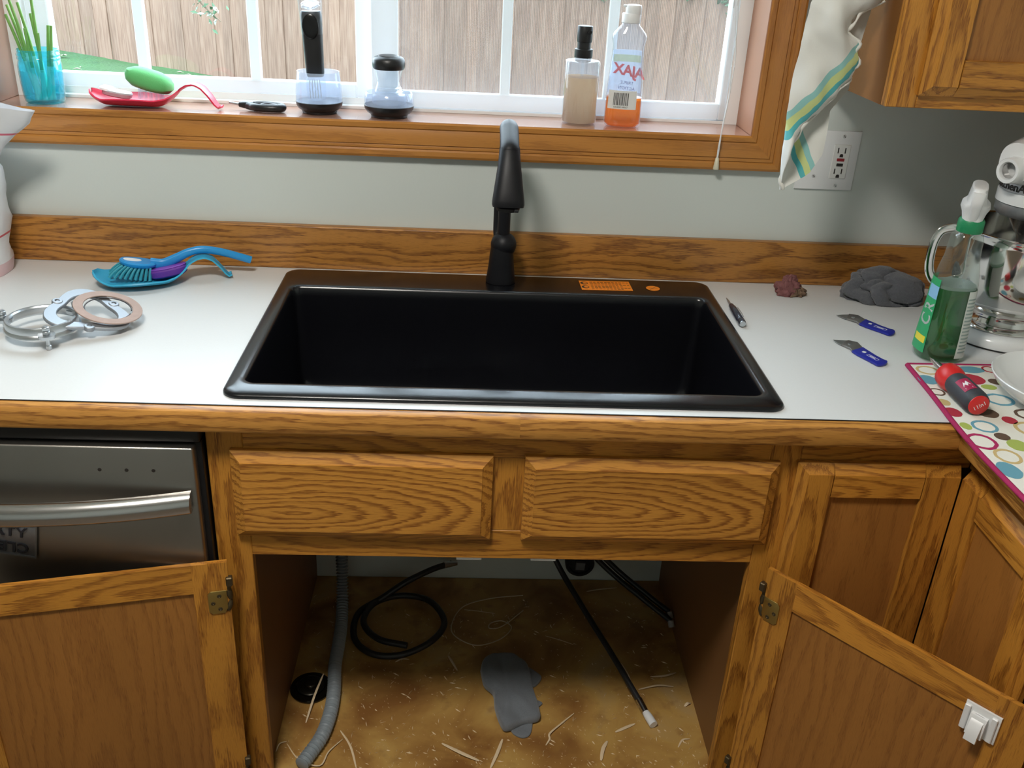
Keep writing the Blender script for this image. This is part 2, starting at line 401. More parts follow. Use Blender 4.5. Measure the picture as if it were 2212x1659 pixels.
# casing, sill board and jambs
T = part('trim_1', None, (-.2365, 0, ZS)); structure(T, 'honey oak casing with moulded profile around the window')
PROF = [(0, 0), (0, .0105), (.003, .0135), (.011, .0135), (.0135, .0110), (.018, .0125), (.032, .0165), (.0405, .0175), (.042, .0150), (.0455, .0165), (.048, .0165), (.0495, .0145), (.053, .0170), (.061, .0180), (.0655, .0160), (.0655, 0)]
def casing(side):
    ix0, ix1, iz0, iz1 = XJ0-.001, XJ1+.001, ZS-.0005, ZH+.003
    loops = []
    for end in (0, 1):
        l = []
        for wd, t in PROF:
            if side in 'BT':
                z = iz0-wd if side == 'B' else iz1+wd
                l.append((ix0-wd if end == 0 else ix1+wd, -t, z))
            else:
                x = ix0-wd if side == 'L' else ix1+wd
                l.append((x, -t, iz0-wd if end == 0 else iz1+wd))
        loops.append(l)
    cx = sum(p[0] for l in loops for p in l)/len(loops[0])/2; cz = sum(p[2] for l in loops for p in l)/len(loops[0])/2
    loops = [[(p[0]-cx, p[1], p[2]-cz) for p in l] for l in loops]
    link('casing', loft('casing', loops, True, (True, True), 25), CASX if side in 'BT' else CASZ, T, (cx+.2365, -.0005, cz-ZS))
for s in 'BTLR': casing(s)
box('sill_board', XJ0+.2365-.009, XJ1+.2365+.009, -.0115, .112, -.016, 0, SILLW, T, .0015)
JAMBW = P('jamb_pink_wood', (.40, .20, .125), .42, spec=.35, var=(9, .1))
box('jamb_board', XJ1+.2365, XJ1+.2365+.009, -.0115, .112, 0, ZH-ZS, JAMBW, T, .001)
box('jamb_board', XJ0+.2365-.009, XJ0+.2365, -.0115, .112, 0, ZH-ZS, SILLW, T, .001)
box('jamb_board', XJ0+.2365-.009, XJ1+.2365+.009, -.0115, .112, ZH-ZS, ZH-ZS+.009, SILLW, T, .001)

# ------------------------------------------------------------------ the yard
GRASS = P('lawn_grass', (.028, .085, .022), .9, var=(3, .35), bump=(25, .8, .03))
lv, lf = [], []
for i in range(31):
    for j in range(31):
        x, y = -14+28*i/30, .2+20*j/30
        lv.append((x, y, -.3+.03*noise.noise(Vector((x*.7, y*.7, 0)))-(.12 if y < 1 else 0)))
for i in range(30):
    for j in range(30): a = i*31+j; lf.append((a, a+31, a+32, a+1))
lawn = link('lawn', mesh('lawn', lv, lf, True), GRASS); structure(lawn, 'green lawn below the window')
g = G('cedar_plank')
sp = g.n('SeparateXYZ', {0: g.n('TexCoord').outputs['Object']}).outputs; rn = g.n('ObjectInfo').outputs['Random']
nz = g.n('TexNoise', {'Vector': g.n('CombineXYZ', {0: g.mth('MULTIPLY_ADD', rn, 31., g.mth('MULTIPLY', sp[0], 30.)), 1: sp[1], 2: g.mth('MULTIPLY', sp[2], 2.2)}).outputs[0], 'Scale': 1.2, 'Detail': 4.0}).outputs[0]
cc = g.ramp(nz, [(.3, (.110, .061, .041)), (.5, (.157, .094, .065)), (.7, (.190, .124, .091))])
vf = g.mth('MULTIPLY_ADD', rn, .28, .92)
cc = g.mix(1., cc, g.n('CombineXYZ', {0: vf, 1: vf, 2: vf}).outputs[0], 'MULTIPLY')
CEDAR = g.surf(g.n('BsdfPrincipled', {'Base Color': cc, 'Roughness': .8}).outputs[0])
D = Vector((.838, -.546, 0)).normalized(); A = Vector((-8.6, 14.17, -.33))-D*4.3; ang = math.atan2(D.y, D.x)
fence = thing('fence', 'tall cedar plank fence across the yard behind the window', 'fence', A, (0, 0, ang))
pm = [boxmesh('plank', .1475+.002*k, .018, 1.85, .003) for k in (-1, 0, 1)]
for i in range(150):
    me = random.choice(pm)
    p = link('plank', me, CEDAR, fence, (.1435*i, 0.008*(i % 2)+random.uniform(-.003, .003), .925+random.uniform(-.012, .012)), (random.uniform(-.003, .003), random.uniform(-.002, .002), random.uniform(-.02, .02)))
for z in (.35, 1.55): box('fence_rail', -.1, 21.6, .024, .062, z-.045, z+.045, CEDAR, fence, 0)
LEAF = P('leaf_green', (.05, .10, .05), .7, var=(3, .3)); BLOSSOM = P('pale_leaf', (.30, .32, .28), .8); BARK = P('bark', (.14, .10, .07), .9)
def branch(label, loc, stems, nleaf, mats, spread, size):
    t = thing('hanging_branch', label, 'branch', loc)
    for s in stems: tube('twig', s, lambda q: .012*(1-q)+.004, BARK, t, n=6, k=4)
    for mi, m_ in enumerate(mats):
        vs, fs = [], []
        for k in range(nleaf[mi]):
            s = random.choice(stems); q = random.random()*(len(s)-1); i = min(int(q), len(s)-2)
            c = Vector(s[i]).lerp(Vector(s[i+1]), q-i)+Vector([random.gauss(0, spread) for _ in range(3)])
            a = Vector([random.gauss(0, 1) for _ in range(3)]).normalized(); b = a.orthogonal().normalized()
            sz = size*random.uniform(.6, 1.3); n0 = len(vs); up = a.cross(b)*sz*.15
            vs += [c-a*sz, c+b*sz*.45+up, c+a*sz, c-b*sz*.45+up, c-a*sz*.1]
            fs += [(n0, n0+1, n0+4), (n0+1, n0+2, n0+4), (n0+2, n0+3, n0+4), (n0+3, n0, n0+4)]
        o = link('foliage', mesh('foliage', vs, fs), m_, t); o['kind'] = 'stuff'
branch('leafy branch with pale blossoms drooping above the left window half', (-2.85, 7.2, 1.10), [[(-.5, .1, .2), (0, 0, 0), (.25, 0, -.12), (.5, .05, -.2)], [(0, 0, 0), (.3, -.1, .05), (.7, -.1, -.05)], [(.25, 0, -.12), (.42, 0, -.3), (.55, 0, -.42)], [(-.9, .3, 1.9), (-.75, .2, .9), (-.5, .1, .2)]], (110, 110), (LEAF, BLOSSOM), .055, .03)
iv = []
for k in range(9):
    q = -.55+.26*k; x = 1.15+q; y = 10.3-.6517*(x+2.67)-.07; zb = (1.00, 1.06, .97, 1.02, 1.12, 1.10, 1.02, 1.00, 1.08)[k]
    iv.append([(x-1.15, y-7.7+.07, 1.57-1.2), (x-1.15+.02, y-7.7, 1.50-1.2), (x-1.15-.03, y-7.7, (zb+1.5)/2-1.2), (x-1.15+.03, y-7.7, zb-1.2)])
branch('dark ivy hanging over the fence top beyond the right window half', (1.15, 7.7, 1.2), iv, (620,), (LEAF,), .045, .05)
vs, fs = [], []
for k in range(420):
    x = random.uniform(-7, 3); y = random.uniform(4.5, 10.2-.65*(x+2.67)-.15)
    c = Vector((x, y, -.275)); a = random.random()*PI; s = random.uniform(.02, .06); n0 = len(vs)
    vs += [c+Vector((math.cos(a)*s, math.sin(a)*s, 0)), c+Vector((-math.sin(a)*s*.6, math.cos(a)*s*.6, .02)), c-Vector((math.cos(a)*s, math.sin(a)*s, -.01)), c+Vector((math.sin(a)*s*.6, -math.cos(a)*s*.6, .02))]
    fs.append((n0, n0+1, n0+2, n0+3))
tag(link('fallen_leaves', mesh('fallen_leaves', vs, fs), P('dry_leaf', (.30, .27, .20), .8)), 'pale fallen leaves scattered over the lawn', 'leaves', kind='stuff')

# ================================================================== counter, cabinets
ct = thing('countertop', 'white laminate countertop with an oak front edge, wrapping the corner', 'countertop', (0, -.31, ZC))
YE = -.617; XE = .690
lam = slab_cells('laminate', [-2.39, -.402, .402, XE, 1.298], [-2.3, YE, -.582, -.058, -.001], lambda x, y: (y > YE or x > XE) and not (abs(x) < .402 and -.582 < y < -.058), ZC-.036, ZC)
remap(lam, lambda c: c-Vector((0, -.31, ZC))); link('laminate_top', lam, LAMINATE, ct)
def edgeboard(name, L, mat, parent, loc, rotz=0):
    prof = [(0, 0), (0, -.0375), (-.012, -.0375), (-.0165, -.036), (-.0185, -.032), (-.0188, -.008), (-.0165, -.0035), (-.012, -.0014), (-.0012, -.0012), (-.001, -.004)]
    m_ = loft(name, [[(-L/2, y, z+.018) for y, z in prof], [(L/2, y, z+.018) for y, z in prof]], True, (True, True), 35)
    return link(name, m_, mat, parent, loc, (0, 0, rotz))
for (a, b) in ((-2.39, -.885), (-.885, .017), (.017, XE-.019)): edgeboard('edge_board', b-a, OAKE, ct, ((a+b)/2, YE+.31, -.018))
edgeboard('edge_board', 1.664, OAKE, ct, (XE, YE-.0188-.832+.31+.0188-.0, -.018), -PI/2)
boxes('glue_line', [(-2.39, XE-.019, YE+.31-.0012, YE+.31+.0004, -.006, .0003)], DARKGAP, ct)
bs = box('backsplash', -2.39, 1.298, -.0205, -.0005, ZC, ZC+.0874, OAKB, None, .0025, 2)
tag(bs, 'oak backsplash board along the wall behind the sink', 'backsplash')

def board(name, x0, x1, z0, z1, yb, fs, ch, mat, parent, th=.019, c=.0155, d=.011):
    """panel board lying in xz; back face at y=yb, front towards fs*y; ch = chamfered sides of 'LRBT'"""
    cx, cz = (x0+x1)/2, (z0+z1)/2; hx, hz = (x1-x0)/2, (z1-z0)/2
    ix0 = -hx+(c if 'L' in ch else .0008); ix1 = hx-(c if 'R' in ch else .0008)
    iz0 = -hz+(c if 'B' in ch else .0008); iz1 = hz-(c if 'T' in ch else .0008)
    y1, y2 = fs*(th-d), fs*th
    def rect(a, b, e, f, y): return [(a, y, e), (b, y, e), (b, y, f), (a, y, f)]
    lo = [rect(-hx, hx, -hz, hz, 0), rect(-hx, hx, -hz, hz, y1 if ch else fs*(th-.0008)), rect(ix0, ix1, iz0, iz1, fs*(th-.0014) if ch else y2)]
    if ch: lo.append(rect(ix0+.0004, ix1-.0004, iz0+.0004, iz1-.0004, y2))
    return link(name, loft(name, lo, True, (True, True), False), mat, parent, (cx, yb, cz))

def make_door(parent, name, wd, ht, fs, loc, rotz, st=.053, rails=OAKX, stiles=OAKZ, panel=OAKPZ, meet=''):
    """door built from its hinge edge: local x 0..wd, z 0..ht; back face at y=0"""
    d = part(name, parent, loc, (0, 0, rotz))
    board('stile', 0, st, 0, ht, 0, fs, 'BT' if meet == 'L' else 'LBT', stiles, d); board('stile', wd-st, wd, 0, ht, 0, fs, 'BT' if meet == 'R' else 'RBT', stiles, d)
    board('rail', st, wd-st, ht-st, ht, 0, fs, 'T', rails, d); board('rail', st, wd-st, 0, st, 0, fs, 'B', rails, d)
    box('panel', st-.006, wd-st+.006, min(fs*.004, fs*.0105), max(fs*.004, fs*.0105), st-.006, ht-st+.006, panel, d, 0)
    return d

XS0, XS1, FY = -.4445, .4520, -.600
sb = thing('sink_base_cabinet', 'oak sink base cabinet with two false drawer fronts and open doors', 'cabinet', (0, FY, 0))
def cb(name, x0, x1, y0, y1, z0, z1, mat, bev=.0012): return box(name, x0, x1, y0-FY, y1-FY, z0, z1, mat, sb, bev)
cb('stile', XS0, -.391, FY, FY+.019, .10, .8765, OAKZ); cb('stile', .4045, XS1, FY, FY+.019, .10, .8765, OAKZ)
cb('rail', -.391, .4045, FY, FY+.019, .8265, .8765, OAKX); cb('rail', -.391, .4045, FY, FY+.019, .6405, .695, OAKX)
cb('mullion', -.022, .034, FY, FY+.019, .695, .8265, OAKZ); cb('rail', -.391, .4045, FY, FY+.019, .10, .138, OAKX)
cb('side_panel', XS0, -.4005, FY+.019, -.002, .0, .876, INNER, 0); cb('side_panel', .4205, XS1, FY+.019, -.002, .0, .876, INNER, 0)
cb('bottom_panel', -.4005, .4205, FY+.019, -.002, .124, .140, PLY, 0); cb('toe_kick', XS0, XS1, -.53, -.515, 0, .10, OAKX, 0)
# drywall showing at the back of the cabinet
for (x0, x1) in ((-.409, -.0185), (.0295, .4195)):
    board('drawer_front', x0, x1, .6825, .834, -.0005, -1, 'LRBT', OAKD, sb)
for x in (-.0505, .0688): cb('latch_catch', x-.0205, x+.0205, -.597, -.577, .6345, .6402, WHITEP, .001)

def hinge(d, z, xs, ysgn):
    """cup-less face hinge on the visible back of an open door; xs = x of plate centre"""
    h = part('hinge', d, (xs, ysgn*.0012, z))
    bmv = []
    poly = [(-.0155, .012), (-.0155, -.012), (-.0105, -.0215), (.008, -.0215), (.013, -.0165), (.013, .0165), (.008, .0215), (-.0155, .0215)]
    pl = prism('plate', poly, -.0009, .0009, .0004)
    remap(pl, lambda c: Vector((c.x, c.z*1, c.y)))
    link('plate', pl, BRASS, h)
    for (x, zz) in ((-.004, .012), (.006, -.001), (-.004, -.013)):
        sm = lathe('screw', [(.0034, 0), (.0034, .0007), (.0016, .0012), (.001, .0006)], 12)
        remap(sm, lambda c: Vector((c.x, ysgn*(c.z+.0008), c.y))); link('screw', sm, DARKMETAL, h, (x, 0, zz))
    tube('hinge_arm', [(-.016, -ysgn*.002, -.018), (-.020, -ysgn*.004, .0), (-.019, -ysgn*.003, .022), (-.022, -ysgn*.004, .040)], lambda q: .0032+.0018*abs(math.sin(q*9)), DARKMETAL, h, n=8)
    box('hinge_knuckle', -.026, -.016, -.006, .004, .030, .046, DARKMETAL, h, .0015)
DH = .555
dl = make_door(sb, 'door', .416, DH, -1, (-.4205, -.640-FY, .655-DH), math.radians(-167.7))
dl['label'] = 'left oak door swung open in front of the dishwasher'
dr = make_door(sb, 'door', .412, DH, 1, (.4225, -.6335-FY, .655-DH), math.radians(-48.65))
dr['label'] = 'right oak door swung open with a white child latch'
for d, ys in ((dl, 1), (dr, -1)):
    for z in (.482, .10): hinge(d, z, .020, ys)
lt = part('child_latch', dr, (.349, 0, DH-.055)); lt['label'] = 'white plastic child safety latch'
link('latch_plate', prism('latch_plate', [(-.024, -.024), (.024, -.024), (.024, .024), (-.024, .024)], 0, .004, .0012), WHITEP, lt, rot=(PI/2, 0, 0))
rib = loft('latch_body', [[(x, y, z) for y, z in ((0, -.022), (-.005, -.024), (-.011, -.020), (-.0095, .004), (-.006, .012), (0, .013))] for x in (-.013, .009)], True)
link('latch_body', rib, WHITEP, lt, (0, -.003, 0))
link('latch_hook', loft('latch_hook', [[(x, y, z) for y, z in ((-.010, .008), (-.015, .004), (-.021, -.010), (-.022, -.024), (-.017, -.026), (-.015, -.012), (-.010, -.004))] for x in (-.010, .006)], True), WHITEP, lt)
box('latch_slot', -.008, .004, -.0065, -.0045, .0085, .0125, DGREY, lt, 0)
for x in (-.0195, .0165): box('latch_rib', x-.004, x+.004, -.0075, -.003, -.022, .020, WHITEP, lt, .001)

# corner cabinet with bi-fold door
CXP = .706
cc_ = thing('corner_cabinet', 'oak corner cabinet with a folding two-leaf door', 'cabinet', (.58, FY, 0))
def kb(name, x0, x1, y0, y1, z0, z1, mat, bev=.0012): return box(name, x0-.58, x1-.58, y0-FY, y1-FY, z0, z1, mat, cc_, bev)
kb('rail', XS1, CXP+.014, FY, FY+.019, .8265, .8765, OAKX); kb('rail', CXP+.014, CXP+.033, -.9, FY, .8265, .8765, OAKY)
kb('stile', XS1, .462, FY+.0005, FY+.019, .10, .8265, OAKZ); kb('stile', CXP+.0145, CXP+.033, -.93, -.885, .10, .8265, OAKV)
kb('carcass', .47, 1.29, -.57, -.01, .10, .87, INNER, 0)
kb('carcass', CXP+.06, 1.29, -.93, -.571, .10, .87, INNER, 0)
kb('toe_kick', XS1, .80, -.52, -.51, 0, .10, OAKX, 0)
make_door(cc_, 'door', .2545, .725, -1, (.4465-.58, -.0005, .1105), 0, .056, meet='R')
rd = make_door(cc_, 'door', .252, .725, -1, (CXP+.0145-.58, -.6202-FY, .1105), -PI/2, .056, meet='L')
bc = thing('base_cabinet', 'oak base cabinet on the side run under the dotted mat', 'cabinet', (CXP+.033, -1.25, 0))
boxes('carcass', [(.0, .58, -.315, .315, .10, .875)], INNER, bc); box('toe_kick', .06, .07, -.315, .315, 0, .10, OAKY, bc, 0)
make_door(bc, 'door', .60, .56, -1, (-.0005, .30, .1105), -PI/2, .056)
board('drawer_front', -.30, .30, .695, .834, 0, -1, 'LRBT', OAKY, bc)
df = bc.children[-1]; df.rotation_euler = (0, 0, -PI/2); df.location = (-.0005, 0, .7645)

# ------------------------------------------------------------------ dishwasher
dw = thing('dishwasher', 'stainless steel dishwasher with a bowed bar handle', 'dishwasher', (-.747, -.60, 0))
box('tub', -.296, .296, .02, .57, .02, .868, DARKGAP, dw, .002)
box('control_strip', -.2985, .2985, -.016, .02, .849, .8745, BLACKP, dw, .003, 2)
box('seal', -.2995, .2995, -.012, .02, .10, .849, DARKGAP, dw, .001)
box('door_panel', -.2915, .2915, -.030, -.010, .10, .8475, STEEL, dw, .003, 2)
for x in (.155, .1935, .232):
    hm = lathe('vent_hole', [(.0028, 0), (.0028, .0006)], 12); remap(hm, lambda c: Vector((c.x, -c.z, c.y))); link('vent_hole', hm, INK, dw, (x, -.030, .8095))
hp = [(-.284+.568*i/24, -.040-.044*(1-(2*i/24-1)**2), .7625) for i in range(25)]
loops = []
for i, p in enumerate(hp):
    q = i/24; loops.append([(p[0], p[1]+y, p[2]+z) for y, z in ((.004, -.0155), (-.006, -.0165), (-.011, -.010), (-.0115, .0), (-.008, .009), (-.001, .0155), (.006, .0165), (.007, .012), (.002, .006), (0, -.008))])
link('handle', loft('handle', loops, True, (True, True), 45), STEELH, dw)
for sx in (-1, 1): box('handle_end', sx*.276-.006, sx*.276+.006, -.036, -.029, .752, .773, STEELH, dw, .001, 2)

mg = thing('dishwasher_magnet', 'small pewter flip sign reading DIRTY and upside-down CLEAN', 'magnet', (-.752, -.6315, .691), (0, math.radians(10), 0))
PEWTER = P('pewter', (.30, .31, .33), .42, .85, var=(120, .15))
box('plate', -.052, .052, -.003, 0, -.030, .030, PEWTER, mg, .0015, 2)
boxes('border', [(-.052, .052, -.0042, -.003, -.030, -.0275), (-.052, .052, -.0042, -.003, .0275, .030), (-.052, -.0495, -.0042, -.003, -.0275, .0275), (.0495, .052, -.0042, -.003, -.0275, .0275)], PEWTER, mg)
DARKLET = P('dark_pewter', (.05, .05, .06), .5, .6)
tm = textmesh('lettering', 'DIRTY', .024, .0012, 1.15, .0006); remap(tm, lambda c: Vector((c.x, -c.z-.0042, c.y))); link('lettering', tm, DARKLET, mg, (0, 0, .0135))
tm = textmesh('lettering', 'CLEAN', .024, .0012, 1.12, .0006); remap(tm, lambda c: Vector((-c.x, -c.z-.0042, -c.y))); link('lettering', tm, DARKLET, mg, (0, 0, -.0135))

# ------------------------------------------------------------------ sink
def rrect(x0, x1, y0, y1, r, z, k=8):
    out = []
    for cx, cy, a0 in ((x1-r, y1-r, 0), (x0+r, y1-r, PI/2), (x0+r, y0+r, PI), (x1-r, y0+r, 1.5*PI)):
        for i in range(k+1):
            a = a0+PI/2*i/k; out.append((cx+r*math.cos(a), cy+r*math.sin(a), z))
    return out
SX, SY0, SY1 = .419, -.5987, -.0405
sk = thing('sink', 'large black composite single-bowl drop-in sink', 'sink', (0, -.32, ZC))
def sl(a, z, r, ix=0): return [(x, y+.32, zz) for x, y, zz in rrect(-SX+a, SX-a, SY0+a, SY1-a, r, z)]
def il(a, z, r): return [(x, y+.32, zz) for x, y, zz in rrect(-.3905+a, .3905-a, -.5615+a, -.150-a, r, z)]
lo = [sl(.018, -.036, .012), sl(.018, .0005, .012), sl(.001, .0005, .026), sl(0, .0012, .027), sl(0, .0035, .027), sl(.0015, .0058, .026), sl(.006, .0077, .022), sl(.013, .0096, .016),
      il(-.011, .0112, .026), il(-.005, .0112, .022), il(-.0015, .0092, .019), il(0, .004, .018), il(.002, -.010, .018), il(.008, -.17, .022), il(.014, -.198, .028), il(.030, -.214, .03), il(.05, -.217, .03)]
link('basin', loft('basin', lo, True, (False, True), 50), BLACKC, sk)
link('drain', lathe('drain', [(0, .001), (.02, .0012), (.045, .0025), (.056, .0035), (.057, .001)], 32), CHROME, sk, (0, -.05, -.2165))
st = part('warning_sticker', sk, (.207, .2245, .0113), (0, 0, math.radians(1.5))); st['label'] = 'orange rectangular warning sticker with black print'
box('sticker_sheet', -.05, .05, -.026, .026, 0, .0003, ORANGE, st, 0)
for k in range(6):
    n_ = 9 if k % 2 else 11
    boxes('print_line', [(-.030+.0072*i+random.uniform(0, .001), -.030+.0072*i+random.uniform(.0048, .0066), .0175-.0075*k-.0011, .0175-.0075*k+.0011, .0003, .00045) for i in range(n_)], INK, st)
for zz in (.012, -.010):
    a = link('print_symbol', lathe('print_symbol', [(.0075, .0003), (.0075, .00045)], 24), INK, st, (-.041, zz, 0))
    b = link('print_symbol', lathe('print_symbol', [(.0045, .00045), (.0045, .0006)], 24), ORANGE, st, (-.0395, zz, 0))
rs = part('round_sticker', sk, (.2995, .2180, .0113)); rs['label'] = 'round orange sticker with a diagonal cut'
link('sticker_disc', lathe('sticker_disc', [(.0135, 0), (.0135, .0003)], 32), ORANGE, rs)
boxes('print_line', [(-.0135, .0135, -.0004, .0004, .0003, .00045)], INK, rs, rot=(0, 0, .9)); boxes('print_line', [(-.009, .009, -.0003, .0003, .0003, .00045)], INK, rs, rot=(0, 0, -.1))

# ------------------------------------------------------------------ faucet
fa = thing('faucet', 'matte black pull-down kitchen faucet with arched spout', 'faucet', (.001, -.085, ZC+.0112))
link('base_body', loft('base_body', [ring(0, 0, z, a, b, 32, 2.3) for z, a, b in ((0, .0285, .0285), (.003, .0288, .0288), (.012, .0272, .0275), (.035, .0245, .026), (.058, .0225, .0245), (.070, .021, .023))], True), BLACKM, fa)
bl = bmesh.new(); bmesh.ops.create_uvsphere(bl, u_segments=28, v_segments=18, radius=.0248); bme = bpy.data.meshes.new('swivel_ball'); bl.to_mesh(bme); bl.free()
for p in bme.polygons: p.use_smooth = True
link('swivel_ball', bme, BLACKM, fa, (.003, .0, .0735))
arc = [(.002, 0, .085), (.002, 0, .15), (.001, 0, .195)]+[(.0005, -.0775+.0775*math.cos(a), .226+.0800*math.sin(a)) for a in [PI*.06*i for i in range(1, 11)]]+[(0, -.146, .288), (0, -.156, .280)]
tube('neck', arc, lambda q: .0120+.0045*max(0, min(1, (q-.25)/.45)), BLACKM, fa, n=20, up=(1, 0, 0))
hd = [(-.1515, .2860, .0172), (-.160, .274, .0180), (-.168, .257, .0200), (-.175, .237, .0228), (-.180, .219, .0252), (-.1835, .207, .0268), (-.1845, .2015, .0270), (-.185, .1975, .0258)]
loops = []
ax = Vector((0, -.035, -.10)).normalized()
for i, (y, z, r) in enumerate(hd):
    q = i/(len(hd)-1); t = Vector((0, -.55*(1-q)-.18*q, -.8*(1-q)-1*q)).normalized(); sd = Vector((1, 0, 0)); nn = t.cross(sd)
    e = 2.0+1.2*q
    loops.append([Vector((0, y, z))+sd*r*1.02*math.copysign(abs(math.cos(a))**(2/e), math.cos(a))+nn*r*.86*math.copysign(abs(math.sin(a))**(2/e), math.sin(a)) for a in [2*PI*j/32 for j in range(32)]])
link('spray_head', loft('spray_head', loops, True, (True, True), 40), BLACKM, fa)
link('nozzle', lathe('nozzle', [(.019, -.004), (.021, .002)], 28), RUBBER, fa, (0, -.1852, .1965))
box('spray_button', .010, .017, -.2095, -.2005, .1945, .1995, BLACKP, fa, .001)
link('spout_seam', lathe('spout_seam', [(.0171, -.0008), (.0174, 0), (.0171, .0008)], 32), DARKGAP, fa, (0, -.1505, .2875), (.62, 0, 0))
tube('lever', [(-.006, .010, .075), (-.0095, .020, .092), (-.0105, .024, .12), (-.011, .026, .165)], lambda q: (.0062-.0015*q, .0085-.002*q), BLACKM, fa, n=14, up=(1, 0, 0))

# ------------------------------------------------------------------ upper cabinet
uc = thing('wall_cabinet', 'oak wall cabinet above the mixer with a panelled door', 'cabinet', (.587, -.322, 1.32))
def ub(name, x0, x1, y0, y1, z0, z1, mat, bev=.0012): return box(name, x0-.587, x1-.587, y0+.322, y1+.322, z0-1.32, z1-1.32, mat, uc, bev)
ub('side_panel', .587, .600, -.303, -.001, 1.32, 2.08, P('cabinet_side_veneer', (.20, .085, .024), .7, spec=.12, var=(14, .18)), 0)
ub('stile', .587, .635, -.322, -.303, 1.32, 2.08, OAKZ); ub('stile', 1.25, 1.297, -.322, -.303, 1.32, 2.08, OAKZ)
ub('rail', .635, 1.25, -.322, -.303, 1.32, 1.358, OAKX); ub('rail', .635, 1.25, -.322, -.303, 2.03, 2.08, OAKX)
ub('bottom_panel', .600, 1.297, -.303, -.001, 1.330, 1.345, OAKPZ, 0); ub('top_panel', .600, 1.297, -.303, -.001, 2.06, 2.08, OAKPZ, 0)
make_door(uc, 'door', .315, .70, -1, (.635-.587-.003, -.0005, .0205), 0, .056); make_door(uc, 'door', .315, .70, -1, (.952-.587, -.0005, .0205), 0, .056)

# ------------------------------------------------------------------ outlet
ot = thing('outlet_plate', 'white two-gang wall plate with a GFCI outlet beside the towel', 'outlet', (.635, -.0003, 1.1665))
pl = prism('cover_plate', [(-.0578, -.0575), (.0578, -.0575), (.0578, .0575), (-.0578, .0575)], 0, .0055, .0025); link('cover_plate', pl, WHITEP, ot, rot=(PI/2, 0, 0))
og = part('receptacle', ot, (.0235, -.0055, -.0012))
box('receptacle_face', -.0165, .0165, -.0022, 0, -.0332, .0332, PAPER, og, .001)
boxes('slot', [(-.0088, -.0066, -.0026, -.002, .0165, .027), (.0052, .0074, -.0026, -.002, .0165, .027)], INK, og); boxes('slot', [(-.0088, -.0066, -.0026, -.002, -.0235, -.0135), (.0052, .0074, -.0026, -.002, -.0235, -.0135)], INK, og)
for z in (.0115, -.0285):
    m_ = prism('ground_hole', [(-.0034, -.0026), (.0034, -.0026), (.0034, .0012), (.002, .0036), (-.002, .0036), (-.0034, .0012)], 0, .0006); link('ground_hole', m_, INK, og, (0, -.0021, z), (PI/2, 0, 0))
box('reset_button', -.0075, .0075, -.0034, -.002, .001, .0068, P('red_button', (.32, .012, .02), .45), og, .0006); box('test_button', -.0065, .0065, -.0034, -.002, -.0088, -.003, INK, og, .0006)
for (x, z) in ((.0235, .0475), (.0235, -.0485), (-.0235, .031), (-.0235, -.031)):
    sm = lathe('screw', [(.0033, 0), (.0031, .0009), (.002, .0013)], 16); remap(sm, lambda c: Vector((c.x, -c.z, c.y))); so = link('screw', sm, P('screw_white', (.6, .6, .6), .3, .6) if 'screw_white' not in bpy.data.materials else bpy.data.materials['screw_white'], ot, (x, -.0055, z))
    boxes('screw_slot', [(-.0028, .0028, -.0015, -.0012, -.0004, .0004)], INK, so, rot=(0, .9, 0))

# ================================================================== things on the window sill
ZSI = ZS+.0004
# turquoise jar with green onions
JARG = glassy('turquoise_glass', (.50, .92, .98), rough=.05, ior=1.5, body=.10, bodycol=(.10, .78, .95), gain=1.6)
jr = thing('glass_jar', 'turquoise ribbed glass jar of water holding cut green onions', 'jar', (-.8705, .040, ZSI))
jp = [(.030, 0), (.0345, .003), (.036, .010), (.0375, .030), (.0385, .055), (.0385, .066), (.037, .073), (.0362, .076), (.0375, .078), (.0375, .0805), (.0362, .0825), (.0378, .0845), (.0378, .087), (.0362, .089), (.0362, .095), (.0352, .0952), (.0345, .094), (.0345, .075), (.0363, .064), (.036, .03), (.034, .008), (.0, .005)]
link('jar_glass', lathe('jar_glass', jp, 40, cap=(True, False)), JARG, jr)
link('water', lathe('water', [(.0, .0055), (.0335, .0085), (.0355, .03), (.036, .058), (.0, .0585)], 32, cap=(False, False)), glassy('jar_water', (.80, .97, .99), body=.05, bodycol=(.3, .85, .95)), jr)
ONION = P('onion_green', (.20, .42, .10), .45, var=(30, .25)); ONIONW = P('onion_white', (.72, .78, .62), .5)
for bx, by, tx, ty, tz in [(-.012, .004, -.0470, .0, .147), (-.004, -.006, -.036, -.004, .182), (.0, .006, -.024, .004, .168), (-.006, .0, -.0445, .006, .163), (.003, -.002, .0035, .0, .182), (.006, .004, -.004, .004, .150), (.010, -.004, .0255, .002, .131), (.014, .002, .0325, -.002, .131), (-.010, -.006, -.0135, -.008, .125), (.004, -.010, .010, -.010, .118)]:
    oi_ = sorted((-.0470, -.036, -.024, -.0445, .0035, -.004, .0255, .0325, -.0135, .010)).index(tx)
    t = thing('green_onion', 'cut green onion stalk in the turquoise jar, '+('first', 'second', 'third', 'fourth', 'fifth', 'sixth', 'seventh', 'eighth', 'ninth', 'tenth')[oi_]+' tip from the left', 'onion', (-.8705+bx, .040+by, ZSI+.006), group='green onions in the jar')
    dx, dy = tx-bx, ty-by
    tube('stalk', [(dx*.42, dy*.42, tz*.45), (dx*.68, dy*.7, tz*.72), (dx, dy, tz)], lambda q: .0030-.0005*q, ONION, t, n=10)
    tube('bulb', [(0, 0, 0), (dx*.12, dy*.12, tz*.12), (dx*.42, dy*.42, tz*.45)], lambda q: .0056-.0024*q, ONIONW, t, n=10)

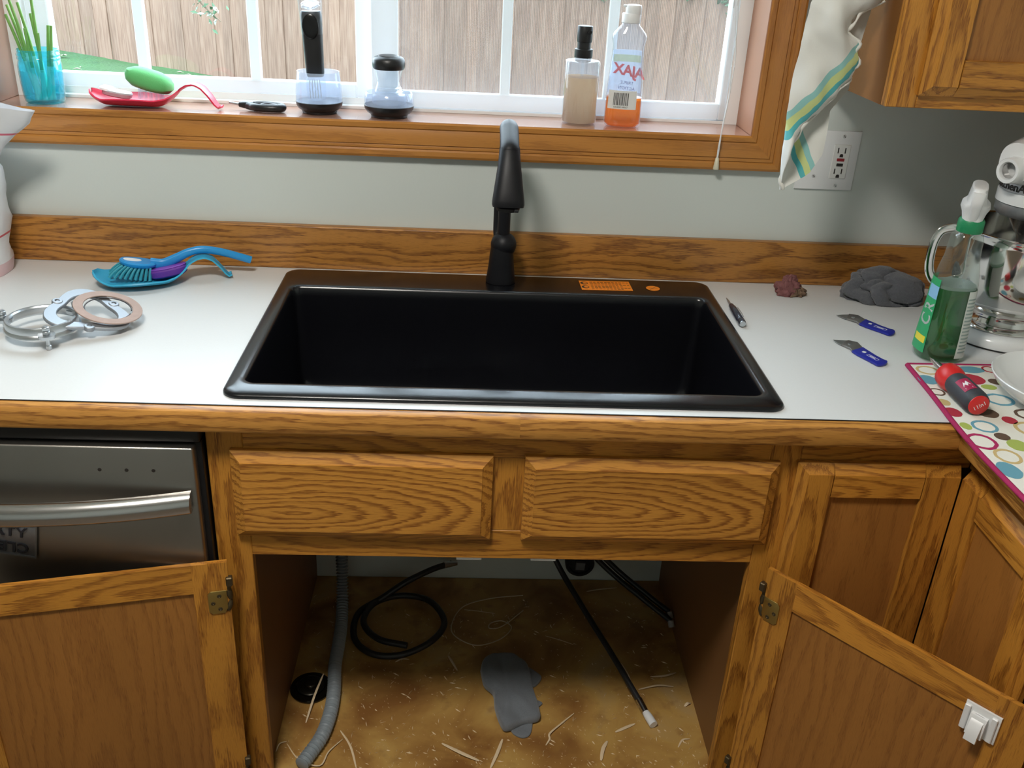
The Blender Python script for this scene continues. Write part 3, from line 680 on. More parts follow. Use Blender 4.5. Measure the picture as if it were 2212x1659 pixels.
# spoon rests
def spoonrest(name, label, loc, rotz, mat, wide=1.):
    t = thing(name, label, 'spoon rest', loc, (0, 0, rotz))
    rows = []
    N = 44; L = .245
    for i in range(N+1):
        u = L*i/N
        if u < .168:
            q = u/.168
            hw = .047*wide*max(0., math.sin(PI*min(1, q*.93+.05)))**.62*(1-.12*q)
            if i == 0: hw = .006
            base = .0025+.017*max(0, 1-q/.20)**1.6+.030*max(0, (q-.74)/.26)**1.7
            rim = base+.0155*math.sin(PI*min(1, max(.12, q*.95+.03)))**.5*(1 if q < .8 else 1-.8*(q-.8)/.2)
        else:
            q = (u-.168)/(L-.168)
            hw = .0125+.004*math.sin(PI*q)-.002*q
            base = interp([(0, .0325), (.2, .0415), (.38, .044), (.55, .0385), (.72, .024), (.86, .008), (.94, .0025), (1., .0055)], q); rim = base+.002
        hw = max(hw, .006)
        rows.append([(u, hw*s, base+(rim-base)*abs(s)**2.6) for s in [-1+2*j/14 for j in range(15)]])
    link('dish', sheet('dish', rows, .0028), mat, t)
    return t
spoonrest('spoon_rest', 'red silicone spoon rest with arched handle on the window sill', (-.783, .038, ZSI), math.radians(-2), REDSIL)
spoonrest('spoon_rest', 'bright blue spoon rest with arched handle on the counter', (-.752, -.156, ZC+.0006), math.radians(17.5), CYAN, 1.32)

# scrubber resting in the red spoon rest
sc = thing('dish_scrubber', 'green oval scrubbing sponge tilted over clear bristles in the red spoon rest', 'scrubber', (-.672, .040, ZSI+.0215), (0, 0, math.radians(-4)))
gp = loft('sponge_pad', [[(x*.97, y, z-.22*x) for x, y, z in ring(0, 0, z, a, b, 36, 2.4)] for z, a, b in ((.0085, .026, .015), (.011, .036, .023), (.019, .0440, .0285), (.029, .0450, .029), (.038, .0400, .0255), (.0435, .028, .017), (.0455, .012, .008))], True)
link('sponge_pad', gp, GREENP, sc)
for a in range(14):
    an = 2*PI*a/14; x, y = .020*math.cos(an), .014*math.sin(an)
    tube('bristle_tuft', [(x, y, .0125-.22*x), (x*1.15, y*1.15, -.0085)], .0028, CLEAR, sc, n=6, k=2)
gh = thing('scraper_pad', 'grey rounded scraper lying in the left end of the red spoon rest', 'scraper', (-.738, .046, ZSI+.0145), (0, math.radians(9), math.radians(-2)))
link('pad', loft('pad', [ring(0, 0, z, a, b, 28, 3.) for z, a, b in ((0, .024, .013), (.002, .0265, .0155), (.008, .0275, .0165), (.0105, .026, .015))], True), GREYP, gh)
link('grip_edge', loft('grip_edge', [ring(-.0205, 0, z, a, b, 20, 3.) for z, a, b in ((.0095, .012, .0165), (.013, .011, .015), (.0145, .009, .012))], True), WHITEP, gh)

# black looped peeler
pe = thing('peeler', 'black looped-handle peeler lying on the window sill', 'peeler', (-.512, .042, ZSI+.0085), (0, 0, math.radians(-8)))
lp = [(.020, 0, 0)]+[(.058+.030*math.cos(a), .0155*math.sin(a), 0) for a in [PI-.45-(2*PI-.9)*i/20 for i in range(21)]]+[(.020, 0, 0)]
tube('loop_handle', lp, lambda q: .0078-.0012*abs(q-.5), BLACKP, pe, n=12, k=3)
tube('grip', [(.004, 0, .001), (.014, 0, .001), (.032, 0, 0)], lambda q: .005+.003*q, BLACKP, pe, n=12)
tube('blade_post', [(-.016, .001, .003), (.006, 0, .001)], .0028, ZINC, pe, n=10, k=3)
tube('blade', [(.046, .004, .004), (.060, -.004, .0075), (.078, -.002, .006)], (.003, .0012), P('dark_blade', (.06, .06, .065), .3, .7), pe, n=8)

# dish wand in its clear holder
wh_ = thing('brush_holder', 'clear cup holder with black base for the dish wand', 'holder', (-.3570, .048, ZSI))
link('holder_base', lathe('holder_base', [(.0, .001), (.032, 0), (.0335, .003), (.0335, .005), (.040, .009), (.0435, .015), (.0445, .021), (.0435, .022), (.0, .020)], 44, cap=(False, False)), BLACKP, wh_)
link('clear_cup', lathe('clear_cup', [(.0442, .0205), (.0438, .035), (.0425, .055), (.0402, .075), (.0398, .0765), (.0388, .0755), (.0410, .055), (.0424, .035), (.0428, .0222)], 44, cap=(False, False)), FROST, wh_)
wd = thing('dish_wand', 'dish wand with black grip and clear reservoir top standing in its holder', 'dish brush', (-.3605, .048, ZSI+.0225), (0, math.radians(-2.0), 0))
link('brush_head', loft('brush_head', [ring(0, 0, z, a, b, 28, 2.2) for z, a, b in ((.0, .012, .010), (.004, .0175, .014), (.022, .019, .015), (.040, .018, .0145), (.047, .0165, .0135))], True), FROST, wd)
for k in range(5): tube('bristle_row', [(-.010+.005*k, -.0152, .006), (-.010+.005*k, -.0160, .025), (-.009+.0045*k, -.0150, .040)], .0011, WHITEP, wd, n=6, k=3)
link('grip', loft('grip', [ring(0, 0, z, a, b, 28, 2.8) for z, a, b in ((.044, .0155, .0135), (.052, .0168, .0145), (.10, .0182, .0155), (.135, .0190, .0160), (.153, .0192, .0160), (.160, .0175, .014))], True), BLACKP, wd)
bt = loft('button', [ring(0, 0, z, a, b, 28) for z, a, b in ((0, .0150, .0225), (.003, .0148, .022), (.0042, .0125, .0195), (.0032, .006, .01))], True); link('button', bt, P('button_black', (.004, .004, .005), .25), wd, (.0, -.0148, .134), (PI/2, 0, 0))
link('reservoir', loft('reservoir', [ring(0, 0, z, a, b, 28, 2.6) for z, a, b in ((.120, .0200, .0162), (.155, .0215, .0172), (.185, .0230, .0185), (.225, .0225, .018), (.240, .016, .013))], True, (False, True)), CLEAR, wd)
for z in (.168, .172): link('thread_ring', lathe('thread_ring', [(.0155, -.0012), (.0172, 0), (.0155, .0012)], 28, sy=.8), CLEAR, wd, (0, 0, z), (.5, 0, 0))

# palm brush on its dish
pb = thing('palm_brush_tray', 'shallow clear tray with black base under the palm brush', 'holder', (-.2225, .036, ZSI))
link('tray_base', lathe('tray_base', [(.0, .001), (.034, 0), (.0355, .003), (.0355, .0045), (.042, .009), (.0465, .015), (.0475, .0215), (.0465, .0225), (.0, .020)], 44, cap=(False, False)), BLACKP, pb)
link('tray_cup', lathe('tray_cup', [(.0473, .021), (.0468, .032), (.0445, .044), (.0430, .0455), (.0415, .0445), (.0440, .032), (.0452, .0225)], 44, cap=(False, False)), FROST, pb)
pk = thing('palm_brush', 'clear waisted palm brush with black knob cap in its tray', 'dish brush', (-.2225, .036, ZSI+.0225))
link('brush_pad', lathe('brush_pad', [(.028, 0), (.032, .002), (.033, .014), (.030, .0185)], 36), FROST, pk)
link('soap_body', lathe('soap_body', [(.0275, .0175), (.0278, .022), (.0262, .028), (.0228, .038), (.0222, .046), (.0240, .056), (.0265, .064)], 40, cap=(False, False)), CLEAR, pk)
for z, r in ((.024, .0268), (.031, .0240)): link('fluid_line', lathe('fluid_line', [(r-.0015, -.0006), (r, 0), (r-.0015, .0006)], 36), CLEAR, pk, (0, 0, z))
link('knob_cap', lathe('knob_cap', [(.0, .064), (.028, .0648), (.0300, .0675), (.0312, .0745), (.0302, .0815), (.0270, .0860), (.0215, .0882), (.0205, .0874), (.0195, .0890), (.0150, .0900), (0, .0902)], 40, cap=(False, False)), BLACKP, pk)

# soap pump
so_ = thing('soap_pump', 'clear cylinder pump bottle of cream soap with a black pump', 'soap dispenser', (.1450, .045, ZSI))
link('bottle', lathe('bottle', [(.0, .0005), (.0315, 0), (.0332, .0015), (.0338, .004), (.0338, .112), (.0325, .1165), (.0285, .1185), (.0165, .1195), (.0165, .1235), (.0155, .1235), (.0155, .1185), (.0275, .1172), (.0322, .1130), (.0324, .0045), (.0, .0035)], 44, cap=(False, False)), CLEAR, so_)
gs = G('cream_soap'); d1 = gs.n('BsdfDiffuse', {0: (.42, .33, .26)}).outputs[0]; t1 = gs.n('BsdfTranslucent', {0: (.82, .64, .47)}).outputs[0]
CREAM = gs.surf(gs.n('MixShader', {0: .78, 1: d1, 2: t1}).outputs[0])
link('liquid_soap', lathe('liquid_soap', [(.0, .004), (.0318, .0048), (.0320, .009), (.0320, .088), (.0, .0885)], 40, cap=(False, False)), CREAM, so_)
tube('dip_tube', [(0, -.001, .086), (0, 0, .122)], .0032, CLEAR, so_, n=10, k=2)
link('collar', lathe('collar', [(.0165, .1225), (.0172, .124), (.0172, .1375), (.0160, .1385)], 32), BLACKP, so_)
link('pump_neck', lathe('pump_neck', [(.0128, .1380), (.0128, .150), (.0110, .152)], 28), BLACKP, so_)
link('pump_head', lathe('pump_head', [(.0140, .1505), (.0145, .152), (.0145, .1770), (.0138, .1790), (.009, .1798), (0, .18)], 32, cap=(True, False)), BLACKP, so_)
nz_ = lathe('nozzle', [(.0036, 0), (.0036, .007), (.0024, .0072), (.0018, .005)], 14); remap(nz_, lambda c: Vector((c.x, -c.z, c.y))); link('nozzle', nz_, BLACKP, so_, (.0075, -.0115, .1690))

# dish soap bottle
aj = thing('dish_soap_bottle', 'clear squeeze bottle of orange dish soap with white flip cap', 'soap bottle', (.2275, .030, ZSI), (0, 0, math.radians(-6)))
ajs = [(.0, .030, .019), (.003, .0335, .0215), (.008, .0355, .023), (.025, .0358, .0232), (.055, .0353, .023), (.085, .0335, .0225), (.115, .0312, .0215), (.140, .0297, .0205), (.150, .0297, .0205), (.160, .0322, .0215), (.1665, .0322, .0215), (.172, .0295, .020), (.182, .0205, .0165), (.1855, .0170, .0155), (.191, .0165, .0155)]
def superl(z, a, b, sc_=1.): return ring(0, 0, z, a*sc_, b*sc_, 40, 2.5)
link('bottle', loft('bottle', [superl(z, a, b) for z, a, b in ajs], True), glassy('soap_bottle_plastic', (.90, .93, .97), body=.10, bodycol=(.75, .82, .95), gain=1.3), aj)
ORL = glassy('orange_liquid', (.96, .46, .03), rough=.05, body=.32, bodycol=(.95, .33, .01))
link('orange_liquid', loft('orange_liquid', [superl(z, a, b, .955) for z, a, b in [(.003, .030, .019)]+ajs[2:5]+[(.0565, .0352, .0229)]], True), ORL, aj)
def patch(name, a0, a1, z0, z1, off, mat, parent, n=16, m=8):
    g_ = []
    for i in range(m+1):
        z = z0+(z1-z0)*i/m; a = interp([(q[0], q[1]) for q in ajs], z); b = interp([(q[0], q[2]) for q in ajs], z)
        g_.append([(x, y, z) for x, y, _ in ring(0, 0, z, a+off, b+off, n, 2.5, a0, a1)])
    return link(name, sheet(name, g_, .0003), mat, parent)
LABELF = glassy('label_film', (.90, .93, .97), rough=.3, body=.26, bodycol=(.70, .78, .90))
patch('front_label', .42, PI-.25, .062, .140, -.0012, LABELF, aj)
patch('label_band', .5, PI-.5, .118, .131, -.0020, glassy('label_yellow', (.90, .90, .75), rough=.3, body=.3, bodycol=(.70, .70, .50)), aj)
tx = textmesh('brand_lettering', 'AJAX', .027, .0003, .92, .0009)
remap(tx, lambda c: Vector((-c.x, .0165-.10*abs(c.x), c.y+.16*c.x))); link('brand_lettering', tx, P('faded_red', (.75, .20, .20), .6), aj, (.006, 0, .101), (0, 0, 0))
tx = textmesh('small_lettering', 'TRIPLE', .0085, .0002, 1.); remap(tx, lambda c: Vector((-c.x, .0180, c.y+.1*c.x))); link('small_lettering', tx, P('faded_blue', (.22, .24, .42), .6), aj, (.004, 0, .079))
tx = textmesh('small_lettering', 'ACTION', .0085, .0002, 1.); remap(tx, lambda c: Vector((-c.x, .0180, c.y+.1*c.x))); link('small_lettering', tx, bpy.data.materials['faded_blue'], aj, (.004, 0, .069))
patch('barcode_label', 1.5*PI-.95, 1.5*PI+.62, .036, .070, .0004, PAPER, aj)
bars = []; x = -.0205
while x < .0075:
    wv_ = random.choice((.0005, .0008, .0013)); bars.append((x, x+wv_)); x += wv_+random.choice((.0006, .0009, .0013))
vs, fs = [], []
def ajy(x, z):
    a = interp([(q[0], q[1]) for q in ajs], z)+.0009; b = interp([(q[0], q[2]) for q in ajs], z)+.0009
    return -b*(1-min(1, abs(x/a))**2.5)**(1/2.5)
for a_, b_ in bars:
    n0 = len(vs)
    vs += [(a_, ajy(a_, .043), .043), (b_, ajy(b_, .043), .043), (b_, ajy(b_, .066), .066), (a_, ajy(a_, .066), .066)]; fs.append((n0, n0+1, n0+2, n0+3))
link('barcode_print', mesh('barcode_print', vs, fs), INK, aj)
tx = textmesh('barcode_digits', '035000 44667', .0042, .0001, 1.1); remap(tx, lambda c: Vector((c.x-.006, ajy(c.x-.006, .040)-.0002, c.y+.0397))); link('barcode_digits', tx, INK, aj)
link('cap_base', lathe('cap_base', [(.0168, .189), (.0178, .190), (.0178, .2045), (.0168, .206)], 32), WHITEP, aj)
link('flip_top', loft('flip_top', [ring(.003, 0, z, a, b, 28, 2.4) for z, a, b in ((.205, .0148, .0155), (.207, .0150, .0158), (.216, .0150, .0155), (.220, .0138, .014), (.2213, .010, .010))], True), WHITEP, aj)
box('flip_tab', -.0165, -.004, -.006, .006, .2165, .2200, WHITEP, aj, .001)

# blind cord
bcord = thing('blind_cord', 'white window blind pull cord ending in a small cream tassel', 'cord', (.411, -.0235, 1.145))
tube('cord', [(-.0095, .002, .96), (-.0095, .002, .35), (-.007, .004, .30), (.001, .0, .25), (.0075, .001, .205), (.0065, .0, .150), (.0025, -.001, .090), (-.0005, .0, .05), (-.001, 0, .015)], .0010, WHITEP, bcord, n=6)
tube('cord', [(-.002, .003, .96), (-.003, .003, .35), (-.002, .0, .31), (.004, .002, .24), (.0025, .0, .19), (.0055, .001, .140), (.0015, .001, .085), (.001, -.001, .045), (.0005, 0, .015)], .0010, WHITEP, bcord, n=6)
link('tassel', lathe('tassel', [(.0055, 0), (.0060, .001), (.0036, .021), (.0024, .0225)], 12), P('cream_plastic', (.72, .68, .52), .45), bcord)

# ================================================================== towel, bag
tw = thing('dish_towel', 'white dish towel with teal and yellow stripes hanging beside the wall cabinet', 'towel', (.56, -.25, 1.60))
hemF = [(1.168, .4638), (1.20, .4590), (1.239, .4660), (1.280, .4865), (1.313, .5150), (1.345, .5400), (1.373, .5525), (1.405, .5480), (1.4116, .5440), (1.4227, .5300), (1.439, .5320), (1.453, .5450), (1.465, .565), (1.475, .578), (1.60, .574)]
leftX = [(1.168, .4625), (1.235, .4546), (1.318, .4520), (1.397, .4570), (1.466, .4610), (1.60, .545)]
backX = [(1.168, .4650), (1.173, .4745), (1.194, .5090), (1.226, .5300), (1.262, .5305), (1.2986, .5300), (1.333, .5525), (1.373, .556), (1.466, .570), (1.60, .576)]
def stripes(name, nx, nz, d0):
    g = G(name)
    sp_ = g.n('SeparateXYZ', {0: g.n('TexCoord').outputs['Object']}).outputs
    wob = g.n('TexNoise', {'Vector': g.n('TexCoord').outputs['Object'], 'Scale': 40., 'Detail': 1.0}).outputs[0]
    d = g.mth('ADD', g.mth('MULTIPLY_ADD', sp_[0], nx, g.mth('MULTIPLY', sp_[2], nz)), g.mth('MULTIPLY_ADD', wob, .006, -d0-.003))
    d = g.mth('MULTIPLY', d, 10.)     # 1 unit = 10 cm
    c = g.ramp(g.mth('ADD', d, .5), [(.0, (.72, .72, .68)), (.5, (.09, .42, .45)), (.585, (.55, .62, .26)), (.70, (.26, .52, .50)), (.80, (.72, .72, .68))])
    c.node.color_ramp.interpolation = 'CONSTANT'
    nz_ = g.n('TexNoise', {'Vector': g.n('TexCoord').outputs['Object'], 'Scale': 420., 'Detail': 2.0}).outputs[0]
    b = g.n('BsdfPrincipled', {'Base Color': c, 'Roughness': .95, 'Sheen Weight': .2})
    g.put(b.inputs['Normal'], g.n('Bump', {'Strength': .25, 'Distance': .0008, 'Height': nz_}).outputs[0])
    return g.surf(b.outputs[0])
# stripe lines in towel space (object origin at .56,-.25,1.60): front runs up to the right, back leaf runs down to the right
def linepar(p, q):
    dx, dz = q[0]-p[0], q[1]-p[1]; L = math.hypot(dx, dz); nx, nz = -dz/L, dx/L
    if nz < 0: nx, nz = -nx, -nz
    return nx, nz, p[0]*nx+p[1]*nz
f_ = linepar((.4565-.56, 1.255-1.60), (.5500-.56, 1.368-1.60)); b_ = linepar((.4700-.56, 1.240-1.60), (.4985-.56, 1.182-1.60))
TWF = stripes('towel_front_weave', *f_); TWB = stripes('towel_back_weave', *b_)
rows = []; NR = 60
for i in range(NR+1):
    z = 1.168+(1.60-1.168)*i/NR; xl, xh, xb = interp(leftX, z), interp(hemF, z), interp(backX, z)
    taper = min(1, (z-1.164)/.06)*(1-.75*max(0, (z-1.47)/.13)); r = []
    for j in range(15):
        q = j/14; x = xh+(xl-xh)*q
        y = -.262-.018*taper*math.sin(PI*q)**.8+.006*math.sin(x*95+z*40)*taper*math.sin(PI*q)+.009*noise.noise(Vector((x*24-z*10, z*16+x*9, 3)))*taper+.003*noise.noise(Vector((x*70+z*30, z*45, 5)))*taper
        if q < .12: y += .003*math.sin(z*240)
        r.append((x-.56, y+.25, z-1.60))
    for j in range(1, 15):
        q = j/14; x = xl+(xb-xl)*q
        y = -.262+.020*taper*min(1, q*3)+.006*math.sin(x*80-z*30)*taper*q
        r.append((x-.56, y+.25, z-1.60))
    rows.append(r)
link('towel_cloth', sheet('towel_cloth', rows, .0016, 70, fm=lambda i, j: 0 if j < 14 else 1), [TWF, TWB], tw)
TWH = P('towel_hem_cloth', (.70, .69, .64), .95, sheen=.2)
hp_ = [(interp(hemF, z)-.56+.0030*math.sin(z*210+1.0), -.2640+.25+.002*math.cos(z*190), z-1.60) for z in [1.169+.302*i/70 for i in range(71)]]
tube('hem', hp_, lambda q: .0027+.0011*math.sin(q*75), TWH, tw, n=8, raw=True, up=(1, 0, 0))
hb_ = [(interp(backX, z)-.56+.0012*math.sin(z*260), -.2405+.25, z-1.60) for z in [1.172+.17*i/40 for i in range(41)]]
tube('hem', hb_, lambda q: .0017+.0006*math.sin(q*80), TWH, tw, n=8, raw=True, up=(1, 0, 0))
hk = thing('wall_hook', 'small white hook holding the dish towel on the cabinet side', 'hook', (.587, -.25, 1.605))
box('hook_plate', -.0035, 0, -.010, .010, -.02, .03, WHITEP, hk, .001); tube('hook_arm', [(-.002, 0, .0), (-.014, 0, -.004), (-.024, 0, .002), (-.026, 0, .014)], .003, WHITEP, hk, n=8)

bgg = G('bag_film')
sp_ = bgg.n('SeparateXYZ', {0: bgg.n('TexCoord').outputs['Object']}).outputs
zc = bgg.ramp(sp_[2], [(.0, (.70, .50, .53)), (.0215, (.74, .75, .78)), (.073, (.60, .10, .14)), (.0755, (.74, .75, .78)), (.262, (.64, .14, .20)), (.268, (.74, .75, .78))]); zc.node.color_ramp.interpolation = 'CONSTANT'
bb = bgg.n('BsdfPrincipled', {'Base Color': zc, 'Roughness': .28, 'Specular IOR Level': .5})
nzb = bgg.n('TexNoise', {'Vector': bgg.n('TexCoord').outputs['Object'], 'Scale': 22., 'Detail': 2.0}).outputs[0]
bgg.put(bb.inputs['Normal'], bgg.n('Bump', {'Strength': .5, 'Distance': .01, 'Height': nzb}).outputs[0]); BAGM = bgg.surf(bb.outputs[0])
bag = thing('bread_bag', 'white plastic bread bag with red print standing at the left counter end', 'bag', (-1.024, -.10, ZC+.0005))
edge = [(0, -.9290), (.010, -.9265), (.040, -.9235), (.08, -.9190), (.13, -.9135), (.17, -.9095), (.2000, -.9075), (.2150, -.9060), (.235, -.8900), (.262, -.8620), (.285, -.8280), (.310, -.8110)]
lo = []
for i in range(29):
    z = .310*i/28; xr = interp(edge, z)+1.02; wl = .085 if z < .215 else .085-.10*(z-.215)
    dy = (.055 if z < .17 else .055-.9*(z-.17) if z < .215 else .0145+.05*(z-.215))
    l = []
    for j in range(36):
        a = 2*PI*j/36; c, s = math.cos(a), math.sin(a)
        x = (xr if c > 0 else wl)*math.copysign(abs(c)**.7, c); y = dy*math.copysign(abs(s)**.7, s)
        k = .006*noise.noise(Vector((x*25, y*25, z*25)))+.004*noise.noise(Vector((x*60, y*60, z*50+7)))
        l.append((x+(k if c < .9 else k*.3), y+k*1.2-(.035*(z-.2)/.1 if z > .2 else 0), z+(.14*(xr-x) if z > .28 else 0)*((z-.28)/.03 if z > .28 else 0)))
    lo.append(l)
link('bag_film', loft('bag_film', lo, True, (True, False), 60), BAGM, bag)
GP = P('grey_print', (.30, .38, .36), .5)
vs, fs = [], []
for k in range(36):
    z = .088+.0036*k; xr = interp(edge, z)+1.02; n0 = len(vs)
    for zz in (z, z+.0015):
        for a in (-.62, -.45, -.28):
            dyy = .055 if z < .17 else .055-.9*(z-.17)
            vs.append(((xr)*math.cos(a)**.7+.0012, -dyy*abs(math.sin(a))**.7-.0012, zz))
    fs += [(n0, n0+1, n0+4, n0+3), (n0+1, n0+2, n0+5, n0+4)]
link('small_print', mesh('small_print', vs, fs), GP, bag)
sq = [(.062+.0055*i, -.0600+.0016*(i % 2), .0095+.0035*math.sin(i*2.1)) for i in range(6)]
tube('red_scroll', sq, .0008, PRINTR, bag, n=6, k=4)
tube('red_scroll', [(.100, -.0640, .225), (.108, -.062, .232), (.114, -.063, .224), (.118, -.064, .236)], .0009, PRINTR, bag, n=6, k=5)

# ================================================================== things on the counter
Z0 = ZC+.0006
br = thing('dish_brush', 'blue dish brush with teal bristles lying in the blue spoon rest', 'dish brush', (-.6805, -.122, ZC+.0345), (math.radians(0), math.radians(9), math.radians(17)))
hdl = loft('brush_head', [[(x, y, z+.16*abs(x+.0)*(-x)*9 if x < 0 else z) for x, y, z in ring(0, 0, z, a, b, 30, 2.2)] for z, a, b in ((-.003, .029, .018), (0, .0325, .021), (.004, .033, .0215), (.0065, .031, .019))], True); link('brush_head', hdl, BLUEP, br)
ins_ = loft('insert', [[(x-.010, y, z+.16*abs(x-.010)*(-(x-.010))*9 if x < .010 else z) for x, y, z in ring(0, 0, z, .016, .008, 24)] for z in (.0063, .0077)], True); link('insert', ins_, WHITEP, br)
for k in range(26):
    c = k % 9; r = k//9
    x, y = -.026+.0060*c, (-.014, 0, .013)[r]
    spx = -.022*(1-c/8)**1.1; L = .029
    tube('bristle_tuft', [(x, y, -.002+(.16*x*x*9 if x < 0 else 0)), (x+spx*.6, y*1.15-.002, -.013), (x+spx, y*1.3-.003, -L+.004)], lambda q: .0024+.0006*q, TEALB, br, n=7, k=3)
tube('handle', [(.022, 0, .002), (.045, 0, .004), (.068, 0, .018), (.090, 0, .032), (.115, .0, .039), (.150, 0, .037), (.187, .0, .030), (.203, 0, .0265)], lambda q: (.0120-.0045*min(1, q*2.2), .0062), BLUEP, br, n=14, up=(0, 1, 0))
pp = thing('scrub_pad', 'purple oval scrub pad under the brush handle in the blue spoon rest', 'scrub pad', (-.628, -.112, ZC+.0105), (math.radians(-8), math.radians(-9), math.radians(17)))
link('pad', loft('pad', [ring(0, 0, z, a, b, 30, 2.4) for z, a, b in ((0, .030, .022), (.003, .034, .0255), (.013, .035, .0265), (.017, .032, .0235))], True), PURPLE, pp)
link('pad_rim', lathe('pad_rim', [(.0335, -.001), (.0352, .0005), (.0335, .002)], 36, sy=.75), P('purple_rim', (.22, .06, .42), .45), pp, (0, 0, .0165))

# garbage disposal mounting hardware
def annulus(ro, ri, h, n=48, tri=0., bev=.0006):
    lo = []
    def rr(r, z):
        return [((r*(1+tri*math.cos(3*a)))*math.cos(a), (r*(1+tri*math.cos(3*a)))*math.sin(a), z) for a in [2*PI*i/n for i in range(n)]]
    lo = [rr(ri, bev), rr(ri+bev, 0), rr(ro-bev, 0), rr(ro, bev), rr(ro, h-bev), rr(ro-bev, h), rr(ri+bev, h), rr(ri, h-bev), rr(ri, bev)]
    return loft('ring', lo, True, (False, False), 40)
mr = thing('mounting_ring', 'silver disposal mounting ring with three bolted ears on the counter', 'mounting ring', (-.750, -.388, Z0))
lo = []
for r, z in [(.048, .030), (.050, .0325), (.0535, .0325), (.055, .030), (.055, .021), (.0575, .0185), (.058, .0145), (.0555, .0145), (.052, .019), (.051, .028), (.048, .030)]: lo.append(ring(0, 0, z, r, r, 56))
link('ring_band', loft('ring_band', lo, True, (False, False), 40), ZINC, mr)
for a in (-62, 176, 58):
    a = math.radians(a); e = part('ear', mr, (.063*math.cos(a), .063*math.sin(a), 0), (0, 0, a))
    link('tab', loft('tab', [ring(0, 0, z, .0145, .0125, 24, 2.6) for z in (.0205, .0215, .0245, .0255)], True), ZINC, e)
    tube('bolt', [(0, 0, .0), (0, 0, .040)], .0031, ZINC, e, n=12, k=4)
    for z in (.0255, .0325): link('nut', prism('nut', [(.0062*math.cos(i*PI/3), .0062*math.sin(i*PI/3)) for i in range(6)], z, z+.0055, .0008), ZINC, e)
    link('bolt_foot', lathe('bolt_foot', [(.0042, 0), (.0044, .001), (.0044, .0065), (.0032, .0075)], 16), ZINC, e)
sr = thing('support_ring', 'silver triangular backup flange leaning on the mounting ring', 'flange', (-.692, -.352, ZC+.0255), (math.radians(4), math.radians(14.5), math.radians(-6)))
link('flange_body', annulus(.062, .043, .0065, 60, .15, .0012), ALU, sr)
for a in (60, 180, 300):
    a = math.radians(a); lug = lathe('lug', [(.008, 0), (.0085, .001), (.0085, .0068), (.0075, .0078), (.004, .008), (.0036, .004)], 18); link('lug', lug, ALU, sr, (.050*math.cos(a), .050*math.sin(a), .0))
fg = thing('fibre_gasket', 'tan fibre gasket ring resting on the silver flange', 'gasket', (-.662, -.338, ZC+.0305), (math.radians(6), math.radians(14), math.radians(8)))
link('gasket_ring', annulus(.054, .0385, .0025, 56, 0, .0006), FIBRE, fg)
sn = thing('snap_ring', 'thin dark wire snap ring inside the tan gasket', 'snap ring', (-.662, -.338, ZC+.0292), (math.radians(8), math.radians(10.5), math.radians(8)))
link('wire_ring', tubemesh('wire_ring', [(.0365*math.cos(a), .0365*math.sin(a), 0) for a in [.15+(2*PI-.3)*i/60 for i in range(61)]], .0011, n=8, raw=True), P('dark_wire', (.10, .09, .09), .35, .8), sn)

# small dark pocket screwdriver
ps = thing('pocket_screwdriver', 'small navy pocket screwdriver lying right of the sink', 'screwdriver', (.4375, -.200, ZC+.0072), (0, 0, math.radians(-1)))
def ybar(name, prof, mat, parent, n=24, **kw):
    m_ = lathe(name, prof, n, **kw); remap(m_, lambda c: Vector((c.x, c.z, -c.y))); return link(name, m_, mat, parent)
ybar('handle', [(.0045, -.064), (.0062, -.0635), (.0068, -.061), (.0068, -.050), (.0055, -.0485), (.0066, -.047), (.0066, .012), (.0052, .020), (.0052, .026), (.0040, .030)], NAVY, ps)
ybar('tip', [(.0022, .029), (.0022, .050), (.0008, .068)], ZINC, ps)
ybar('end_cap', [(.0052, -.0655), (.0058, -.0645), (.0058, -.0635)], ZINC, ps)
tube('clip', [(.004, -.046, .0068), (.0042, -.030, .0078), (.004, .0, .0072)], (.0015, .0006), ZINC, ps, n=8)

# dried scrap
def lump(name, rx, ry, rz, seed, amp, fr, n=48, m=28, fold=0., flatz=.0):
    lo = []
    for i in range(m+1):
        ph = PI*i/m-PI/2; l = []
        for j in range(n):
            a = 2*PI*j/n; d = Vector((math.cos(ph)*math.cos(a), math.cos(ph)*math.sin(a), math.sin(ph)))
            k = 1+amp*noise.fractal(d*fr+Vector((seed, 0, 0)), 1., 2., 4)
            if fold: k += fold*(abs(noise.noise(Vector((d.x*2.2+d.z*1.5, d.y*3.5, d.z*2.5))*1.6+Vector((0, seed, 0))))**.7-.35)
            z = max(d.z*k, flatz)
            l.append((d.x*rx*k, d.y*ry*k, (z-flatz)*rz))
        lo.append(l)
    return loft(name, lo, True, (True, True), 70)
ls = thing('dried_scrap', 'small crumpled reddish brown scrap on the counter near the backsplash', 'scrap', (.5755, -.078, Z0), (0, 0, .2))
link('crumpled_skin', lump('crumpled_skin', .025, .019, .025, 3.3, .32, 1.6, fold=.35, flatz=-.35), P('pink_brown_skin', (.20, .075, .075), .75, var=(60, .4), bump=(200, .8, .002)), ls)
link('torn_edge', lump('torn_edge', .018, .012, .014, 9.1, .6, 2.6, flatz=-.3), P('brown_skin', (.17, .105, .065), .85, var=(60, .4), bump=(200, .8, .002)), ls, (.013, -.010, 0))
